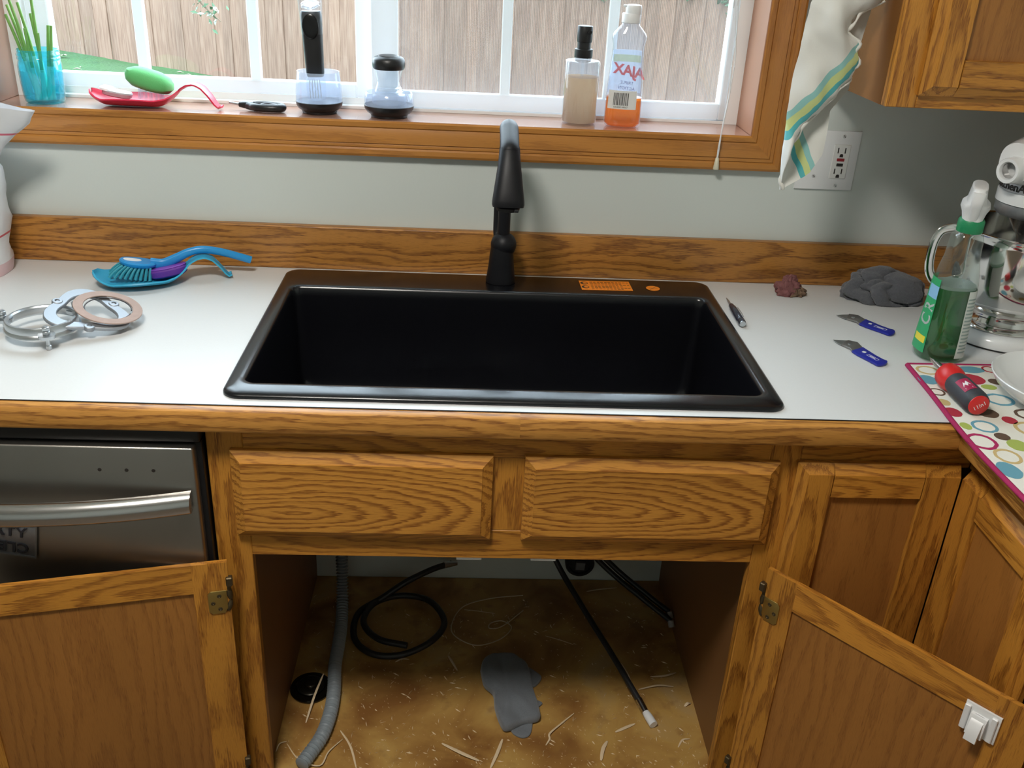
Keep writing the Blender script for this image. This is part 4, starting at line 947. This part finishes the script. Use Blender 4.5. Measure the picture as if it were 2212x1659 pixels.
# grey rag
def ragmesh():
    lo = []; n, m = 140, 64
    for i in range(m+1):
        ph = PI*i/m-PI/2; l = []
        for j in range(n):
            a = 2*PI*j/n; d = Vector((math.cos(ph)*math.cos(a), math.cos(ph)*math.sin(a), math.sin(ph)))
            k = 1+.16*noise.noise(d*1.5+Vector((4.2, 0, 0)))
            n3 = noise.noise(d*1.8+Vector((0, 7, 0))); n4 = noise.noise(d*2.3+Vector((3, 1, 0)))
            t = d.x*2.4-d.y*1.5+d.z*1.9+1.1*n3      # folds run diagonally over the heap
            k += .13*(abs(math.sin(t*1.5))**.6-.6)-.16*(1-abs(math.sin(t*1.5)))**4
            t2 = d.x*1.2+d.y*3.0-d.z*2.4+.9*n4
            k -= .15*(1-abs(math.sin(t2*.9+.6)))**5
            k += .035*noise.noise(d*5.5)+.015*noise.noise(d*13)
            l.append((d.x*.079*k, d.y*.046*k, (max(d.z*k, -.40)+.40)*.0435))
        lo.append(l)
    return loft('crumpled_rag', lo, True, (True, True), 80)
rg = ragmesh()
tag(link('cleaning_rag', rg, RAGM, None, (.762, -.092, Z0), (0, 0, -.12)), 'crumpled dark grey terry rag on the counter near the backsplash', 'rag')

# folding blue scrapers
def scraper(label, tip, end):
    t_, e_ = Vector(tip), Vector(end); d = e_-t_; a = math.atan2(d.y, d.x)
    t = thing('utility_scraper', label, 'scraper', (t_.x, t_.y, Z0), (0, 0, a), 'blue-handled utility scrapers')
    def pz(name, poly, z0, z1, mat, bev=.0006):
        poly = [(x, y*2.0) for x, y in poly]; return link(name, prism(name, poly, z0, z1, bev), mat, t)
    pz('blade', [(0, .0), (.016, .0090), (.030, .0105), (.034, .004), (.020, -.0045), (.012, -.003)], .0012, .0020, ZINC, 0)
    pz('sleeve', [(.018, .0095), (.0335, .0125), (.056, .0035), (.050, -.0105), (.040, -.0055), (.022, -.0042), (.019, .002)], .0002, .0034, P('grey_sleeve', (.30, .29, .28), .35, .8) if 'grey_sleeve' not in bpy.data.materials else bpy.data.materials['grey_sleeve'])
    link('rivet', lathe('rivet', [(.0036, .0034), (.0034, .0042), (.002, .0046)], 16), ZINC, t, (.030, .004, 0))
    hp = [(.0515, .0055), (.060, .0035), (.085, -.002), (.101, -.0045)]+[(.104+.0085*math.cos(q), -.0115+.0078*math.sin(q)) for q in [1.2-2.6*i/8 for i in range(9)]]+[(.085, -.0160), (.062, -.0130), (.048, -.0100)]
    pz('handle', hp, .0, .0042, SCRB, .001)
    box('size_mark', .062, .068, -.012, -.006, .0042, .0044, WHITEP, t, 0); boxes('handle_print', [(-.012, .012, -.0036, -.0030, 0, .0002), (-.012, .012, .0030, .0036, 0, .0002), (-.012, -.0114, -.003, .003, 0, .0002), (.0114, .012, -.003, .003, 0, .0002), (-.007, .006, -.0012, .0010, 0, .0002)], WHITEP, t, (.086, -.018, .0042), (0, 0, -.30))
    return t
scraper('blue-handled utility scraper nearer the grey rag', (.636, -.1925), (.7263, -.258))
scraper('blue-handled utility scraper nearer the counter front', (.5864, -.3155), (.6564, -.3997))

# green spray cleaner
gb = thing('spray_bottle', 'clear trigger spray bottle of green cleaner beside the mixer', 'spray bottle', (.7500, -.368, Z0))
gsx = [(0, .0345, .030), (.003, .0385, .034), (.010, .0400, .0355), (.045, .0388, .0345), (.098, .0356, .0315), (.120, .0350, .0305), (.137, .0343, .0295), (.150, .0325, .0280), (.163, .0296, .0262), (.178, .0262, .0245), (.195, .0248, .0235), (.212, .0240, .0228), (.219, .0215, .0215), (.222, .0185, .0185), (.230, .0180, .0180)]
def gl_(z, a, b, s=1.): return ring(0, 0, z, a*s, b*s, 44, 2.7)
link('bottle', loft('bottle', [gl_(*q) for q in gsx], True), glassy('cleaner_bottle', (.88, .92, .90), body=.05, bodycol=(.7, .8, .75), gain=1.4), gb)
GRL = glassy('green_liquid', (.02, .58, .11), rough=.06, body=.45, bodycol=(.003, .24, .035))
link('green_liquid', loft('green_liquid', [gl_(z, a, b, .955) for z, a, b in [(.003, .037, .033)]+gsx[2:6]+[(.128, .0346, .030)]], True), GRL, gb)
link('foam', loft('foam', [gl_(z, .0342, .0297, .95) for z in (.128, .1335)], True), glassy('foam_layer', (.7, .8, .78), rough=.3, body=.6, bodycol=(.55, .66, .62)), gb)
def gpatch(name, a0, a1, z0, z1, off, mat, lean=0., m=12):
    g_ = []
    for i in range(m+1):
        z = z0+(z1-z0)*i/m; a = interp([(q[0], q[1]) for q in gsx], z); b = interp([(q[0], q[2]) for q in gsx], z); k = lean*i/m
        g_.append(ring(0, 0, z, a+off, b+off, 14, 2.7, a0+k, a1-k))
    return link(name, sheet(name, g_, .0003), mat, gb)
gpatch('front_label', PI-1.3, PI+.52, .014, .142, .0005, P('label_green', (.03, .36, .14), .4), .12)
gpatch('back_label', -1.36, .6, .010, .128, .0005, P('label_white', (.66, .70, .66), .45), .05)
gpatch('label_patch', PI-.2, PI+.42, .108, .130, .0009, P('label_blue', (.25, .50, .75), .4)); gpatch('label_patch', PI-.2, PI+.42, .030, .042, .0009, P('label_yellow_print', (.80, .68, .05), .4))
LW = WHITEP
def glyph(ch, zc, size):
    tm = textmesh('label_letter', ch, size, .0001, 1., .0006)
    def f(c):
        z = zc+c.x; a = interp([(q[0], q[1]) for q in gsx], z)+.0011; b = interp([(q[0], q[2]) for q in gsx], z)+.0011
        an = PI+.14-c.y/.034; cs, sn = math.cos(an), math.sin(an); return Vector((a*math.copysign(abs(cs)**(2/2.7), cs), b*math.copysign(abs(sn)**(2/2.7), sn), z))
    link('label_letter', remap(tm, f), LW, gb)
glyph('R', .092, .026); glyph('C', .070, .026)
for k in range(16): gpatch('print_line', -1.28, -.75, .020+.0062*k, .0225+.0062*k, .0009, GP, m=1)
for k in range(9): link('air_bubble', lathe('air_bubble', [(0, -.0025), (.0022, -.001), (.0022, .001), (0, .0025)], 10, cap=(False, False)), CLEAR, gb, (-.004+.003*math.sin(k*2.1), -.0255+.0003*k, .137+.0085*k))
link('collar', lathe('collar', [(.0195, .222), (.0205, .224), (.0205, .240), (.0185, .2435)], 32), P('green_collar', (.015, .25, .10), .4), gb)
tr_ = part('trigger_sprayer', gb, (0, 0, 0), (0, 0, math.radians(-27)))
link('sprayer_body', loft('sprayer_body', [ring(x, y, z, a, b, 28, e) for x, y, z, a, b, e in ((0, -.001, .2265, .0165, .0175, 2.4), (0, -.001, .244, .0160, .018, 2.4), (0, .002, .254, .0185, .024, 2.3), (0, .006, .262, .0225, .034, 2.2), (0, .010, .268, .0215, .042, 2.4), (0, .010, .272, .0150, .044, 3.), (0, .010, .288, .0125, .044, 3.2), (0, .009, .2955, .0118, .040, 3.2), (0, .008, .2975, .0095, .036, 3.))], True), WHITEP, tr_)
tube('spine', [(0, -.016, .246), (0, -.0255, .262), (0, -.0335, .276), (0, -.034, .292)], lambda q: (.0070+.003*q, .0045), WHITEP, tr_, n=14, up=(0, 1, 0))
tube('trigger', [(0, .045, .268), (0, .050, .250), (0, .044, .228)], (.007, .004), WHITEP, tr_, n=10, up=(0, 1, 0))
link('spray_nozzle', remap(lathe('spray_nozzle', [(.008, 0), (.0085, .012), (.006, .013)], 16), lambda c: Vector((c.x, c.z, c.y))), WHITEP, tr_, (0, .052, .280))

# stand mixer (bowl stays its own thing)
MX = (.912, -.262)
mx = thing('stand_mixer', 'white enamel stand mixer in the counter corner', 'mixer', (*MX, Z0), (0, 0, math.atan2(-.44, -.9)))
def foot(s, z, e=2.4): return [(x, y, z) for x, y, _ in ([(.095*s*math.cos(a) if math.cos(a) > 0 else -.09+.215*s*math.cos(a)+.09*abs(math.cos(a)) , .098*s*math.sin(a)*(1 if math.cos(a) > 0 else 1-.18*abs(math.cos(a))), 0) for a in [2*PI*i/64 for i in range(64)]])] if False else [((.095*s*math.cos(a)) if math.cos(a) >= 0 else (.225*s*math.copysign(abs(math.cos(a))**.75, math.cos(a))), .098*s*math.sin(a)*(1 if math.cos(a) > 0 else 1-.15*abs(math.cos(a))), z) for a in [2*PI*i/64 for i in range(64)]]
link('foot_pad', loft('foot_pad', [foot(.97, 0), foot(.985, .003)], True), RUBBER, mx)
link('base', loft('base', [foot(.985, .003), foot(1.0, .006), foot(1.0, .012), foot(.98, .0185), foot(.93, .0225), foot(.80, .0245)], True), WHITEM, mx)
link('column', loft('column', [[(x-.165, y, z) for x, y, _ in ring(0, 0, 0, a, b, 32, 2.6)] for z, a, b in ((.020, .055, .062), (.05, .046, .055), (.14, .040, .048), (.22, .046, .050), (.27, .060, .055))], True), WHITEM, mx)
hl = []
for i in range(21):
    q = i/20; x = -.245+.325*q; s = math.sin(PI*min(1, max(.0, .10+.80*q)))**.45
    rz, ry = .052*s, .056*s
    hl.append([(x, ry*math.copysign(abs(math.cos(a))**.85, math.cos(a)), .322+rz*math.copysign(abs(math.sin(a))**.85, math.sin(a))) for a in [2*PI*j/32 for j in range(32)]])
link('motor_head', loft('motor_head', hl, True, (True, True), 60), WHITEM, mx)
def xbar(name, prof, mat, loc, n=36, **kw):
    m_ = lathe(name, prof, n, **kw); remap(m_, lambda c: Vector((c.z, c.x, c.y))); return link(name, m_, mat, mx, loc)
xbar('attachment_hub', [(.030, -.03), (.0235, -.005), (.0218, .012), (.0212, .020), (.0198, .0225), (.0150, .0222), (.0135, .020), (.0130, .004)], WHITEM, (.078, 0, .309), cap=(True, False))
xbar('hub_socket', [(.0134, .0), (.0132, .016), (.0122, .017), (.0118, .002), (0, .001)], STEELH, (.078, 0, .309), cap=(False, False))
link('hub_knob', lathe('hub_knob', [(.009, 0), (.011, .004), (.011, .012), (.008, .015)], 20), BLACKP, mx, (.070, .036, .300), (-PI/2, 0, 0))
link('planetary', lathe('planetary', [(.040, .222), (.058, .226), (.0615, .231), (.0615, .246), (.0605, .247)], 48), P('worn_steel', (.45, .46, .48), .4, .9, var=(90, .25)), mx)
link('white_band', lathe('white_band', [(.0605, .247), (.0635, .248), (.0635, .267), (.0620, .268)], 48), WHITEM, mx)
link('name_band', lathe('name_band', [(.0600, .268), (.0620, .2685), (.0620, .2865), (.0600, .287)], 48), P('silver_band', (.52, .53, .56), .38, .8), mx)
tx = textmesh('band_lettering', 'KitchenAid', .0185, .0004, 1.0, .0004)
def wrapb(c, R=.0622, off=-.30):
    a = c.x/R+off; return Vector(((R+c.z)*math.cos(a), (R+c.z)*math.sin(a), c.y+.2772))
link('band_lettering', remap(tx, lambda c: wrapb(c, .0622, -.20)), INK, mx)
link('beater_shaft', lathe('beater_shaft', [(.006, .15), (.008, .152), (.008, .19), (.016, .2), (.03, .222)], 24), STEELH, mx, (.012, 0, 0))
mb = thing('mixing_bowl', 'polished steel mixing bowl with side handle on the mixer base', 'bowl', (*MX, Z0+.0250))
bp = [(.0, .004), (.060, .003), (.074, .0), (.0755, .002), (.0740, .004), (.062, .010), (.0585, .020), (.0590, .026), (.075, .036), (.094, .056), (.1045, .085), (.1085, .12), (.1100, .160), (.1110, .1725), (.1128, .1745), (.1132, .1765), (.1115, .1775), (.1090, .1755), (.1072, .12), (.103, .086), (.092, .058), (.072, .039), (.0, .034)]
link('bowl_shell', lathe('bowl_shell', bp, 64, cap=(False, False)), CHROME, mb)
hpts = [(-.1035, .012, .163), (-.120, .014, .168), (-.140, .015, .164), (-.1490, .016, .148), (-.1510, .017, .120), (-.1480, .016, .092), (-.138, .014, .074), (-.122, .012, .069), (-.0985, .010, .076)]
tube('bowl_handle', hpts, (.0085, .0028), CHROME, mb, n=14, up=(0, 1, 0))

# drying mat, screwdriver, dish on it
mt = thing('drying_mat', 'cream drying mat with coloured dots and magenta border in the corner', 'mat', (.68, -.60, Z0), (0, 0, 0))
cor = [(.6755, -.417), (1.10, -.392), (1.135, -.925), (.648, -.925)]
poly = []
mp = [(.678, -.417), (.6700, -.53), (.6610, -.62), (.6560, -.70), (.6560, -.78), (.6570, -.86), (.658, -.935), (1.13, -.935), (1.10, -.405)]
link('mat_body', prism('mat_body', [(x-.68, y+.60) for x, y in mp], 0, .0050, .0018), P('mat_cream', (.74, .72, .64), .95, sheen=.3, bump=(500, .5, .001)), mt)
MAG = P('magenta_binding', (.36, .010, .090), .8, bump=(900, .5, .001))
tube('binding', [(x-.68, y+.60, .0028) for x, y in mp[:7]], (.0042, .0036), MAG, mt, n=10, k=6); tube('binding', [(x-.68, y+.60, .0028) for x, y in mp[6:9]+[mp[0]]], (.0042, .0036), MAG, mt, n=10, k=1)
DC = {'b': P('dot_blue', (.13, .33, .42), .95), 'r': P('dot_red', (.42, .025, .045), .95), 'l': P('dot_lime', (.38, .46, .10), .95), 't': P('dot_tan', (.58, .43, .19), .95), 'n': P('dot_brown', (.11, .065, .04), .95), 'm': P('dot_magenta', (.40, .015, .10), .95)}
dots = [('t', .7010, -.4420, .019, .017, 1), ('b', .6850, -.4790, .0155, .0170, 0), ('r', .7590, -.4720, .0240, .0200, 0), ('b', .7780, -.4350, .0230, .0130, 0), ('r', .812, -.432, .013, .013, 1), ('l', .7760, -.5010, .0125, .0095, 0), ('n', .7980, -.4800, .0120, .0110, 0),
        ('n', .6800, -.5240, .0125, .0130, 1), ('t', .6745, -.5600, .0095, .0110, 0), ('r', .6730, -.5930, .0130, .0150, 0), ('l', .6720, -.6370, .008, .011, 0), ('b', .7700, -.5460, .0230, .0210, 1), ('n', .7270, -.5930, .0165, .0155, 0), ('b', .7005, -.6370, .0190, .0190, 1), ('r', .7500, -.6150, .0110, .0120, 0),
        ('n', .7900, -.5950, .021, .018, 1), ('t', .7680, -.6420, .024, .023, 1), ('n', .7115, -.6670, .0110, .0110, 0), ('m', .6730, -.6830, .0215, .0235, 1), ('l', .7220, -.6920, .0150, .0170, 0), ('t', .6900, -.7240, .0185, .0210, 1), ('b', .6720, -.7620, .0155, .0220, 0), ('n', .7010, -.8050, .0215, .020, 1), ('r', .7600, -.7350, .022, .02, 0),
        ('b', .76, -.79, .02, .019, 1), ('l', .70, -.87, .018, .016, 0), ('t', .80, -.70, .016, .015, 0), ('m', .83, -.76, .022, .021, 1), ('b', .90, -.70, .024, .02, 0), ('n', .88, -.80, .016, .016, 0), ('r', .98, -.62, .02, .02, 1), ('l', .95, -.50, .02, .018, 1), ('t', .88, -.45, .018, .015, 0), ('b', 1.04, -.46, .02, .018, 0), ('m', 1.03, -.75, .02, .019, 0)]
for c, x, y, a, b, hollow in dots:
    n_ = 36; rr_ = lambda k: 1+.05*noise.noise(Vector((x*50, y*50, k*.6)))
    if hollow:
        lo = [[(a*f*rr_(j)*math.cos(2*PI*j/n_), b*f*rr_(j)*math.sin(2*PI*j/n_), z) for j in range(n_)] for f, z in ((.76, .0), (.76, .0004), (1., .0004), (1., 0.))]; dm = loft('printed_dot', lo, True, (False, False), False)
    else:
        dm = prism('printed_dot', [(a*rr_(j)*math.cos(2*PI*j/n_), b*rr_(j)*math.sin(2*PI*j/n_)) for j in range(n_)], 0, .0004)
    link('printed_dot', dm, DC[c], mt, (x-.68, y+.60, .0050))
sd = thing('screwdriver', 'stubby red and black screwdriver lying on the dotted mat', 'screwdriver', (.7010, -.520, Z0+.0262), (math.radians(2), 0, math.radians(1.5)))
ybar('handle', [(.0150, -.084), (.0178, -.0815), (.0192, -.074), (.0192, -.025), (.0175, -.012), (.0160, -.006)], DGREY, sd, 32)
ybar('collar', [(.0165, -.014), (.0200, -.006), (.0212, .004), (.0200, .017), (.0170, .0205), (.0100, .0215)], REDP, sd, 32)
ybar('end_cap', [(0, -.0866), (.0135, -.0863), (.0158, -.0845), (.0160, -.082)], REDP, sd, 32, cap=(False, False))
ybar('shaft', [(.0055, .020), (.0055, .050), (.0048, .055)], STEELH, sd, 20); ybar('bit', [(.0040, .054), (.0040, .064), (.0008, .076)], STEELH, sd, 12)
lb = [[(.0195*math.sin(a), y, .0195*math.cos(a)) for a in [-.92+1.0*i/8 for i in range(9)]] for y in (-.066, -.054, -.034)]; link('logo_label', sheet('logo_label', lb, .0003), P('logo_red', (.36, .015, .07), .5), sd)
def onh(x, y): a = -.42+x/.0197; return (.0198*math.sin(a), y-.010, .0198*math.cos(a))
bolt_ = [(-.006, -.046), (-.002, -.033), (-.001, -.038), (.003, -.031), (.0065, -.044), (.003, -.040), (.001, -.046), (-.002, -.040)]
link('logo_mark', mesh('logo_mark', [onh(x, y) for x, y in bolt_], [tuple(range(8))]), WHITEP, sd)
link('logo_mark', mesh('logo_mark', [onh(x, y) for x, y in ((-.0055, -.0525), (.0055, -.0525), (.0055, -.049), (-.0055, -.049))], [(0, 1, 2, 3)]), WHITEP, sd)
tx = textmesh('end_lettering', '11in1', .0095, .0002); remap(tx, lambda c: Vector((-c.x, -c.z-.0867, c.y))); tx.flip_normals(); remap(tx, lambda c: Vector((-c.x, c.y, c.z))); link('end_lettering', tx, WHITEP, sd, rot=(0, math.radians(-35), 0))
wb_ = thing('shallow_dish', 'shallow white ceramic dish at the right edge on the dotted mat', 'dish', (.868, -.562, Z0+.0054))
link('dish_body', lathe('dish_body', [(.0, .002), (.062, .002), (.066, 0), (.070, .001), (.072, .004), (.092, .014), (.108, .027), (.1155, .038), (.1165, .041), (.1155, .0425), (.1130, .0405), (.105, .029), (.089, .017), (.066, .008), (0, .006)], 64, cap=(False, False)), CERAM, wb_)

# ================================================================== inside the sink cabinet
ZB = .1404
ds = thing('sink_flange', 'round dark drain flange lying on the cabinet floor', 'flange', (-.358, -.372, ZB))
link('flange_rim', lathe('flange_rim', [(.038, 0), (.0405, .0015), (.0415, .005), (.0400, .008), (.030, .0095), (.027, .0075)], 44), P('dark_chrome', (.035, .03, .022), .22, .9), ds)
link('stopper', lathe('stopper', [(.027, .0085), (.0275, .011), (.024, .0135), (.0135, .0140), (.0125, .018), (.0105, .0195), (0, .0195)], 36, cap=(True, False)), P('dark_bronze', (.025, .022, .016), .3, .8), ds)
hsp = [(-.352, -.640, .100), (-.345, -.600, .128), (-.333, -.552, .1550), (-.316, -.508, .1555), (-.308, -.449, .1555), (-.309, -.388, .1555), (-.316, -.322, .1555), (-.317, -.252, .156), (-.320, -.178, .158), (-.326, -.110, .20), (-.33, -.07, .32), (-.33, -.05, .5)]
hsp = hsp[1:]; hsp[0] = (-.343, -.575, .1550)
pth = spline(hsp, 34)
hz = thing('drain_hose', 'grey corrugated drain hose curving over the cabinet floor', 'hose', (-.32, -.35, ZB))
loc_ = Vector((-.32, -.35, ZB)); pth = [p-loc_ for p in pth]
cum = [0]
for a, b in zip(pth, pth[1:]): cum.append(cum[-1]+(b-a).length)
Lh = cum[-1]; fine = []; seglen = .0013; k = 0
for i in range(int(Lh/seglen)):
    s = i*seglen
    while cum[k+1] < s: k += 1
    fine.append(pth[k].lerp(pth[k+1], (s-cum[k])/(cum[k+1]-cum[k])))
link('corrugated_tube', tubemesh('corrugated_tube', fine, lambda q: .0120+.0021*math.sin(q*Lh/.0074*2*PI), n=16, raw=True), HOSEM, hz)

def floorline(name, label, cat, pts, rad, mat, group=None, z=ZB, **kw):
    c = Vector((sum(p[0] for p in pts)/len(pts), sum(p[1] for p in pts)/len(pts), z))
    pts = [Vector((p[0], p[1], p[2] if len(p) > 2 else z))-c for p in pts]
    o = link(name, tubemesh(name, pts, rad, **kw), mat, None, c); return tag(o, label, cat, group)
cl = thing('supply_hose', 'coiled black braided supply hose at the back of the cabinet floor', 'hose', (-.20, -.17, ZB))
cp = [(-.083, -.03, .2034), (-.125, -.055, .205), (-.185, -.085, .190), (-.250, -.110, .165), (-.300, -.145, .150), (-.304, -.215, .148), (-.279, -.260, .148), (-.238, -.281, .148), (-.185, -.274, .149), (-.130, -.240, .158), (-.108, -.180, .158), (-.145, -.110, .158), (-.213, -.094, .158), (-.270, -.128, .160), (-.285, -.190, .160), (-.248, -.242, .160), (-.185, -.262, .160)]
cp = [(p[0]+(.014 if i > 2 else 0), p[1], p[2]) for i, p in enumerate(cp)]
tube('hose', [Vector(p)-Vector((-.20, -.17, ZB)) for p in cp], .0070, CABLE, cl, n=12, k=8)
tube('end_fitting', [Vector(p)-Vector((-.20, -.17, ZB)) for p in ((-.100, -.040, .206), (-.083, -.032, .2035), (-.070, -.026, .2015))], lambda q: .0085-.003*q, ZINC, cl, n=12, k=3)
floorline('copper_wire', 'thin loose loop of tan wire on the cabinet floor', 'wire', [(.087, -.066), (.011, -.079), (-.053, -.11), (-.078, -.174), (-.067, -.212), (-.022, -.238), (.029, -.218), (.056, -.18), (.036, -.157), (.010, -.165), (.007, -.182), (.035, -.175), (.085, -.12)], .0013, P('tan_wire', (.60, .48, .32), .5), z=ZB+.0013, n=6)
tb = thing('faucet_line', 'black faucet supply line with a white tip reaching to the cabinet front', 'hose', (.17, -.10, .27))
o_ = Vector((.17, -.10, .27))
tube('line', [Vector(p)-o_ for p in ((.02, -.085, .62), (.07, -.09, .48), (.142, -.115, .30), (.200, -.20, .232), (.262, -.315, .185), (.3100, -.4270, .1560))], .0062, CABLE, tb, n=12)
tube('ferrule', [Vector(p)-o_ for p in ((.3040, -.412, .1605), (.3140, -.4385, .153))], .0072, STEELH, tb, n=12, k=3)
tube('white_tip', [Vector(p)-o_ for p in ((.3140, -.4390, .153), (.3255, -.4690, .1500))], lambda q: .0068+.0018*min(1, q*3), WHITEP, tb, n=14, k=4)
for i, (sx, en, lab) in enumerate((((.2585, -.08, .2502), (.4090, -.190, .1760), 'black faucet supply line leaning on the right cabinet side, lower of the pair'), ((.2770, -.075, .2502), (.4100, -.165, .180), 'black faucet supply line leaning on the right cabinet side, upper of the pair'))):
    t = thing('faucet_line', lab, 'hose', sx); o_ = Vector(sx)
    e_ = Vector(en); mid = o_.lerp(e_, .5)+Vector((.01, 0, -.012))
    tube('line', [Vector((.0+.02*i, -.09, .60))-o_, Vector((.10+.02*i, -.075, .43))-o_, (0, 0, 0), mid-o_, e_-o_], .0062, CABLE, t, n=12)
    tube('line_tip', [e_-o_, e_-o_+Vector((.002, -.010, -.010))], .0070, P('clear_tip', (.35, .34, .33), .4) if 'clear_tip' not in bpy.data.materials else bpy.data.materials['clear_tip'], t, n=12, k=2)
dc = thing('drain_stub', 'black round drain stub with square cleanout plug on the back wall', 'pipe', (.2215, -.0008, .2000), (PI/2, 0, 0))
link('pipe_flange', lathe('pipe_flange', [(.034, 0), (.0345, .002), (.0345, .020), (.032, .024), (.026, .0245), (.025, .018), (0, .018)], 40, cap=(True, False)), RUBBER, dc)
link('square_plug', prism('square_plug', [(-.011, -.010), (.010, -.011), (.0115, .010), (-.010, .011)], .018, .030, .0015), P('plug_grey', (.16, .16, .165), .5), dc)

# folded grey cloth on the cabinet floor
fc_ = thing('microfibre_cloth', 'folded grey cloth lying on the cabinet floor', 'cloth', (.045, -.375, ZB))
outl = [(-.015, -.326), (-.007, -.291), (.022, -.273), (.057, -.283), (.085, -.311), (.093, -.378), (.102, -.428), (.100, -.458), (.068, -.468), (.036, -.486), (.023, -.471), (.013, -.429), (.010, -.391), (-.008, -.366)]
def clothmesh(outl, ori, z0, th, amp, seed):
    pl_ = spline([(*p, 0) for p in outl+outl[:1]], 5)[:-1]; cx = sum(p.x for p in pl_)/len(pl_); cy = sum(p.y for p in pl_)/len(pl_)
    lo = []
    for f, zz in ((.9, z0), (.985, z0+.0006), (1., z0+th*.45), (.975, z0+th*.85), (.92, z0+th), (.75, z0+th), (.55, z0+th), (.35, z0+th), (.15, z0+th), (.02, z0+th)):
        l = []
        for p in pl_:
            x, y = cx+(p.x-cx)*f, cy+(p.y-cy)*f
            k = amp*(noise.noise(Vector((x*28, y*20, seed)))+.5*noise.noise(Vector((x*60, y*50, seed+4)))) if zz > z0+th*.5 else 0
            l.append((x-ori[0], y-ori[1], max(zz+k+(amp*.3 if zz > z0+th*.5 else 0), z0)))
        lo.append(l)
    return loft('cloth', lo, True, (True, True), 60)
link('cloth_fold', clothmesh(outl, (.045, -.375), .004, .013, .008, 2.), GREYCLOTH, fc_)
link('cloth_corner', clothmesh([(.080, -.300), (.100, -.318), (.113, -.337), (.096, -.362), (.080, -.35)], (.045, -.375), .0, .006, .002, 5.), GREYCLOTH, fc_)
link('cloth_corner', clothmesh([(.040, -.460), (.047, -.486), (.066, -.4975), (.082, -.487), (.086, -.452), (.06, -.44)], (.045, -.375), .0, .004, .001, 8.), GREYCLOTH, fc_)
link('cloth_corner', clothmesh([(.088, -.395), (.104, -.402), (.110, -.409), (.096, -.418)], (.045, -.375), .0, .004, .001, 11.), GREYCLOTH, fc_)

# wood shavings and sawdust
SHV = [[(-.335, -.350), (-.346, -.401), (-.354, -.462)], [(-.285, -.481), (-.261, -.521), (-.244, -.572)], [(-.381, -.514), (-.353, -.552), (-.312, -.568), (-.300, -.535), (-.278, -.502)], [(-.089, -.511), (-.049, -.539), (-.018, -.552)], [(.027, -.500), (.017, -.533), (.003, -.569)],
       [(.110, -.514), (.118, -.500), (.119, -.488), (.140, -.465), (.172, -.432)], [(-.083, -.271), (-.075, -.292), (-.063, -.315)], [(.212, -.55), (.219, -.524), (.230, -.503)], [(.249, -.480), (.269, -.470), (.291, -.458)], [(.344, -.328), (.373, -.329), (.401, -.315)], [(.313, -.365), (.354, -.356), (.388, -.356)],
       [(.366, -.517), (.378, -.499), (.393, -.496)], [(.400, -.411), (.407, -.406), (.414, -.402)], [(-.05, -.120), (-.02, -.128), (.02, -.132)], [(.130, -.205), (.160, -.217), (.190, -.232)], [(.288, -.289), (.297, -.325), (.300, -.350)], [(-.194, -.292), (-.180, -.286), (-.165, -.284)], [(.239, -.048), (.27, -.04), (.313, -.032)], [(-.398, -.533), (-.394, -.517), (-.382, -.508)]]
SLAB = ['long pale shaving draped across the round drain flange', 'curved pale shaving just right of the grey hose front end', 'thin looping shaving crossing over the front of the grey hose', 'thick pale shaving left of the cloth near the cabinet front', 'pale shaving pointing from the grey cloth to the cabinet front', 'long kinked pale shaving to the right of the grey cloth', 'short pale shaving to the left of the grey cloth', 'thick short shaving at the front between cloth and white tip', 'ragged pale shaving just left of the white hose tip', 'bright shaving beside the right cabinet side, farther of two', 'straight shaving beside the right cabinet side, nearer of two', 'curled pale shaving in the front right corner of the floor', 'tiny pale chip against the right cabinet side', 'dim thin shaving right of the coiled black hose', 'dim thin shaving left of the long black supply line', 'thin straight shaving running beside the long black supply line', 'short pale shaving in front of the coiled black hose', 'dim shaving by the back wall below the drain stub', 'thin pale curl in the front left corner of the floor']
WID = [.0022, .0020, .0014, .0034, .0030, .0018, .0026, .0034, .0030, .0026, .0022, .0018, .0030, .0016, .0014, .0012, .0022, .0020, .0013]
for k, (s, wd_) in enumerate(zip(SHV, WID)):
    zz = [ZB+.0012+.004*abs(math.sin(i*1.7+k)) if 0 < i < len(s)-1 else ZB+.0012 for i in range(len(s))]
    if k == 0: zz = [ZB+.0215, ZB+.012, ZB+.0012]
    floorline('wood_shaving', SLAB[k], 'wood shaving', [(x, y, z) for (x, y), z in zip(s, zz)], (lambda q, w=wd_: (w*(.45+.6*math.sin(PI*q)**.5), .0005)), SHAV, 'wood shavings on the cabinet floor', n=6, k=5)
vs, fs = [], []
for k in range(1500):
    q = random.random()
    x = random.uniform(-.395, .415); y = -.575+.50*random.random()**1.6
    if -.02 < x < .10 and -.49 < y < -.27: continue
    if -.40 < x < -.315 and -.415 < y < -.33: continue
    s = random.choice((.0006, .0008, .0011, .0011, .0016, .0026)); a = random.random()*PI; c, sn_ = math.cos(a), math.sin(a); l = s*random.uniform(1, 3.2); n0 = len(vs)
    vs += [(x-c*l, y-sn_*l, ZB), (x+c*l, y+sn_*l, ZB+.0004), (x-sn_*s*.6, y+c*s*.6, ZB+.0002), (x+c*l*.2, y+sn_*l*.2, ZB+s*.8)]
    fs += [(n0, n0+1, n0+2), (n0, n0+1, n0+3), (n0+1, n0+2, n0+3), (n0+2, n0, n0+3)]
tag(link('sawdust', mesh('sawdust', vs, fs), SHAV), 'fine pale sawdust and chips strewn over the cabinet floor', 'sawdust', kind='stuff')
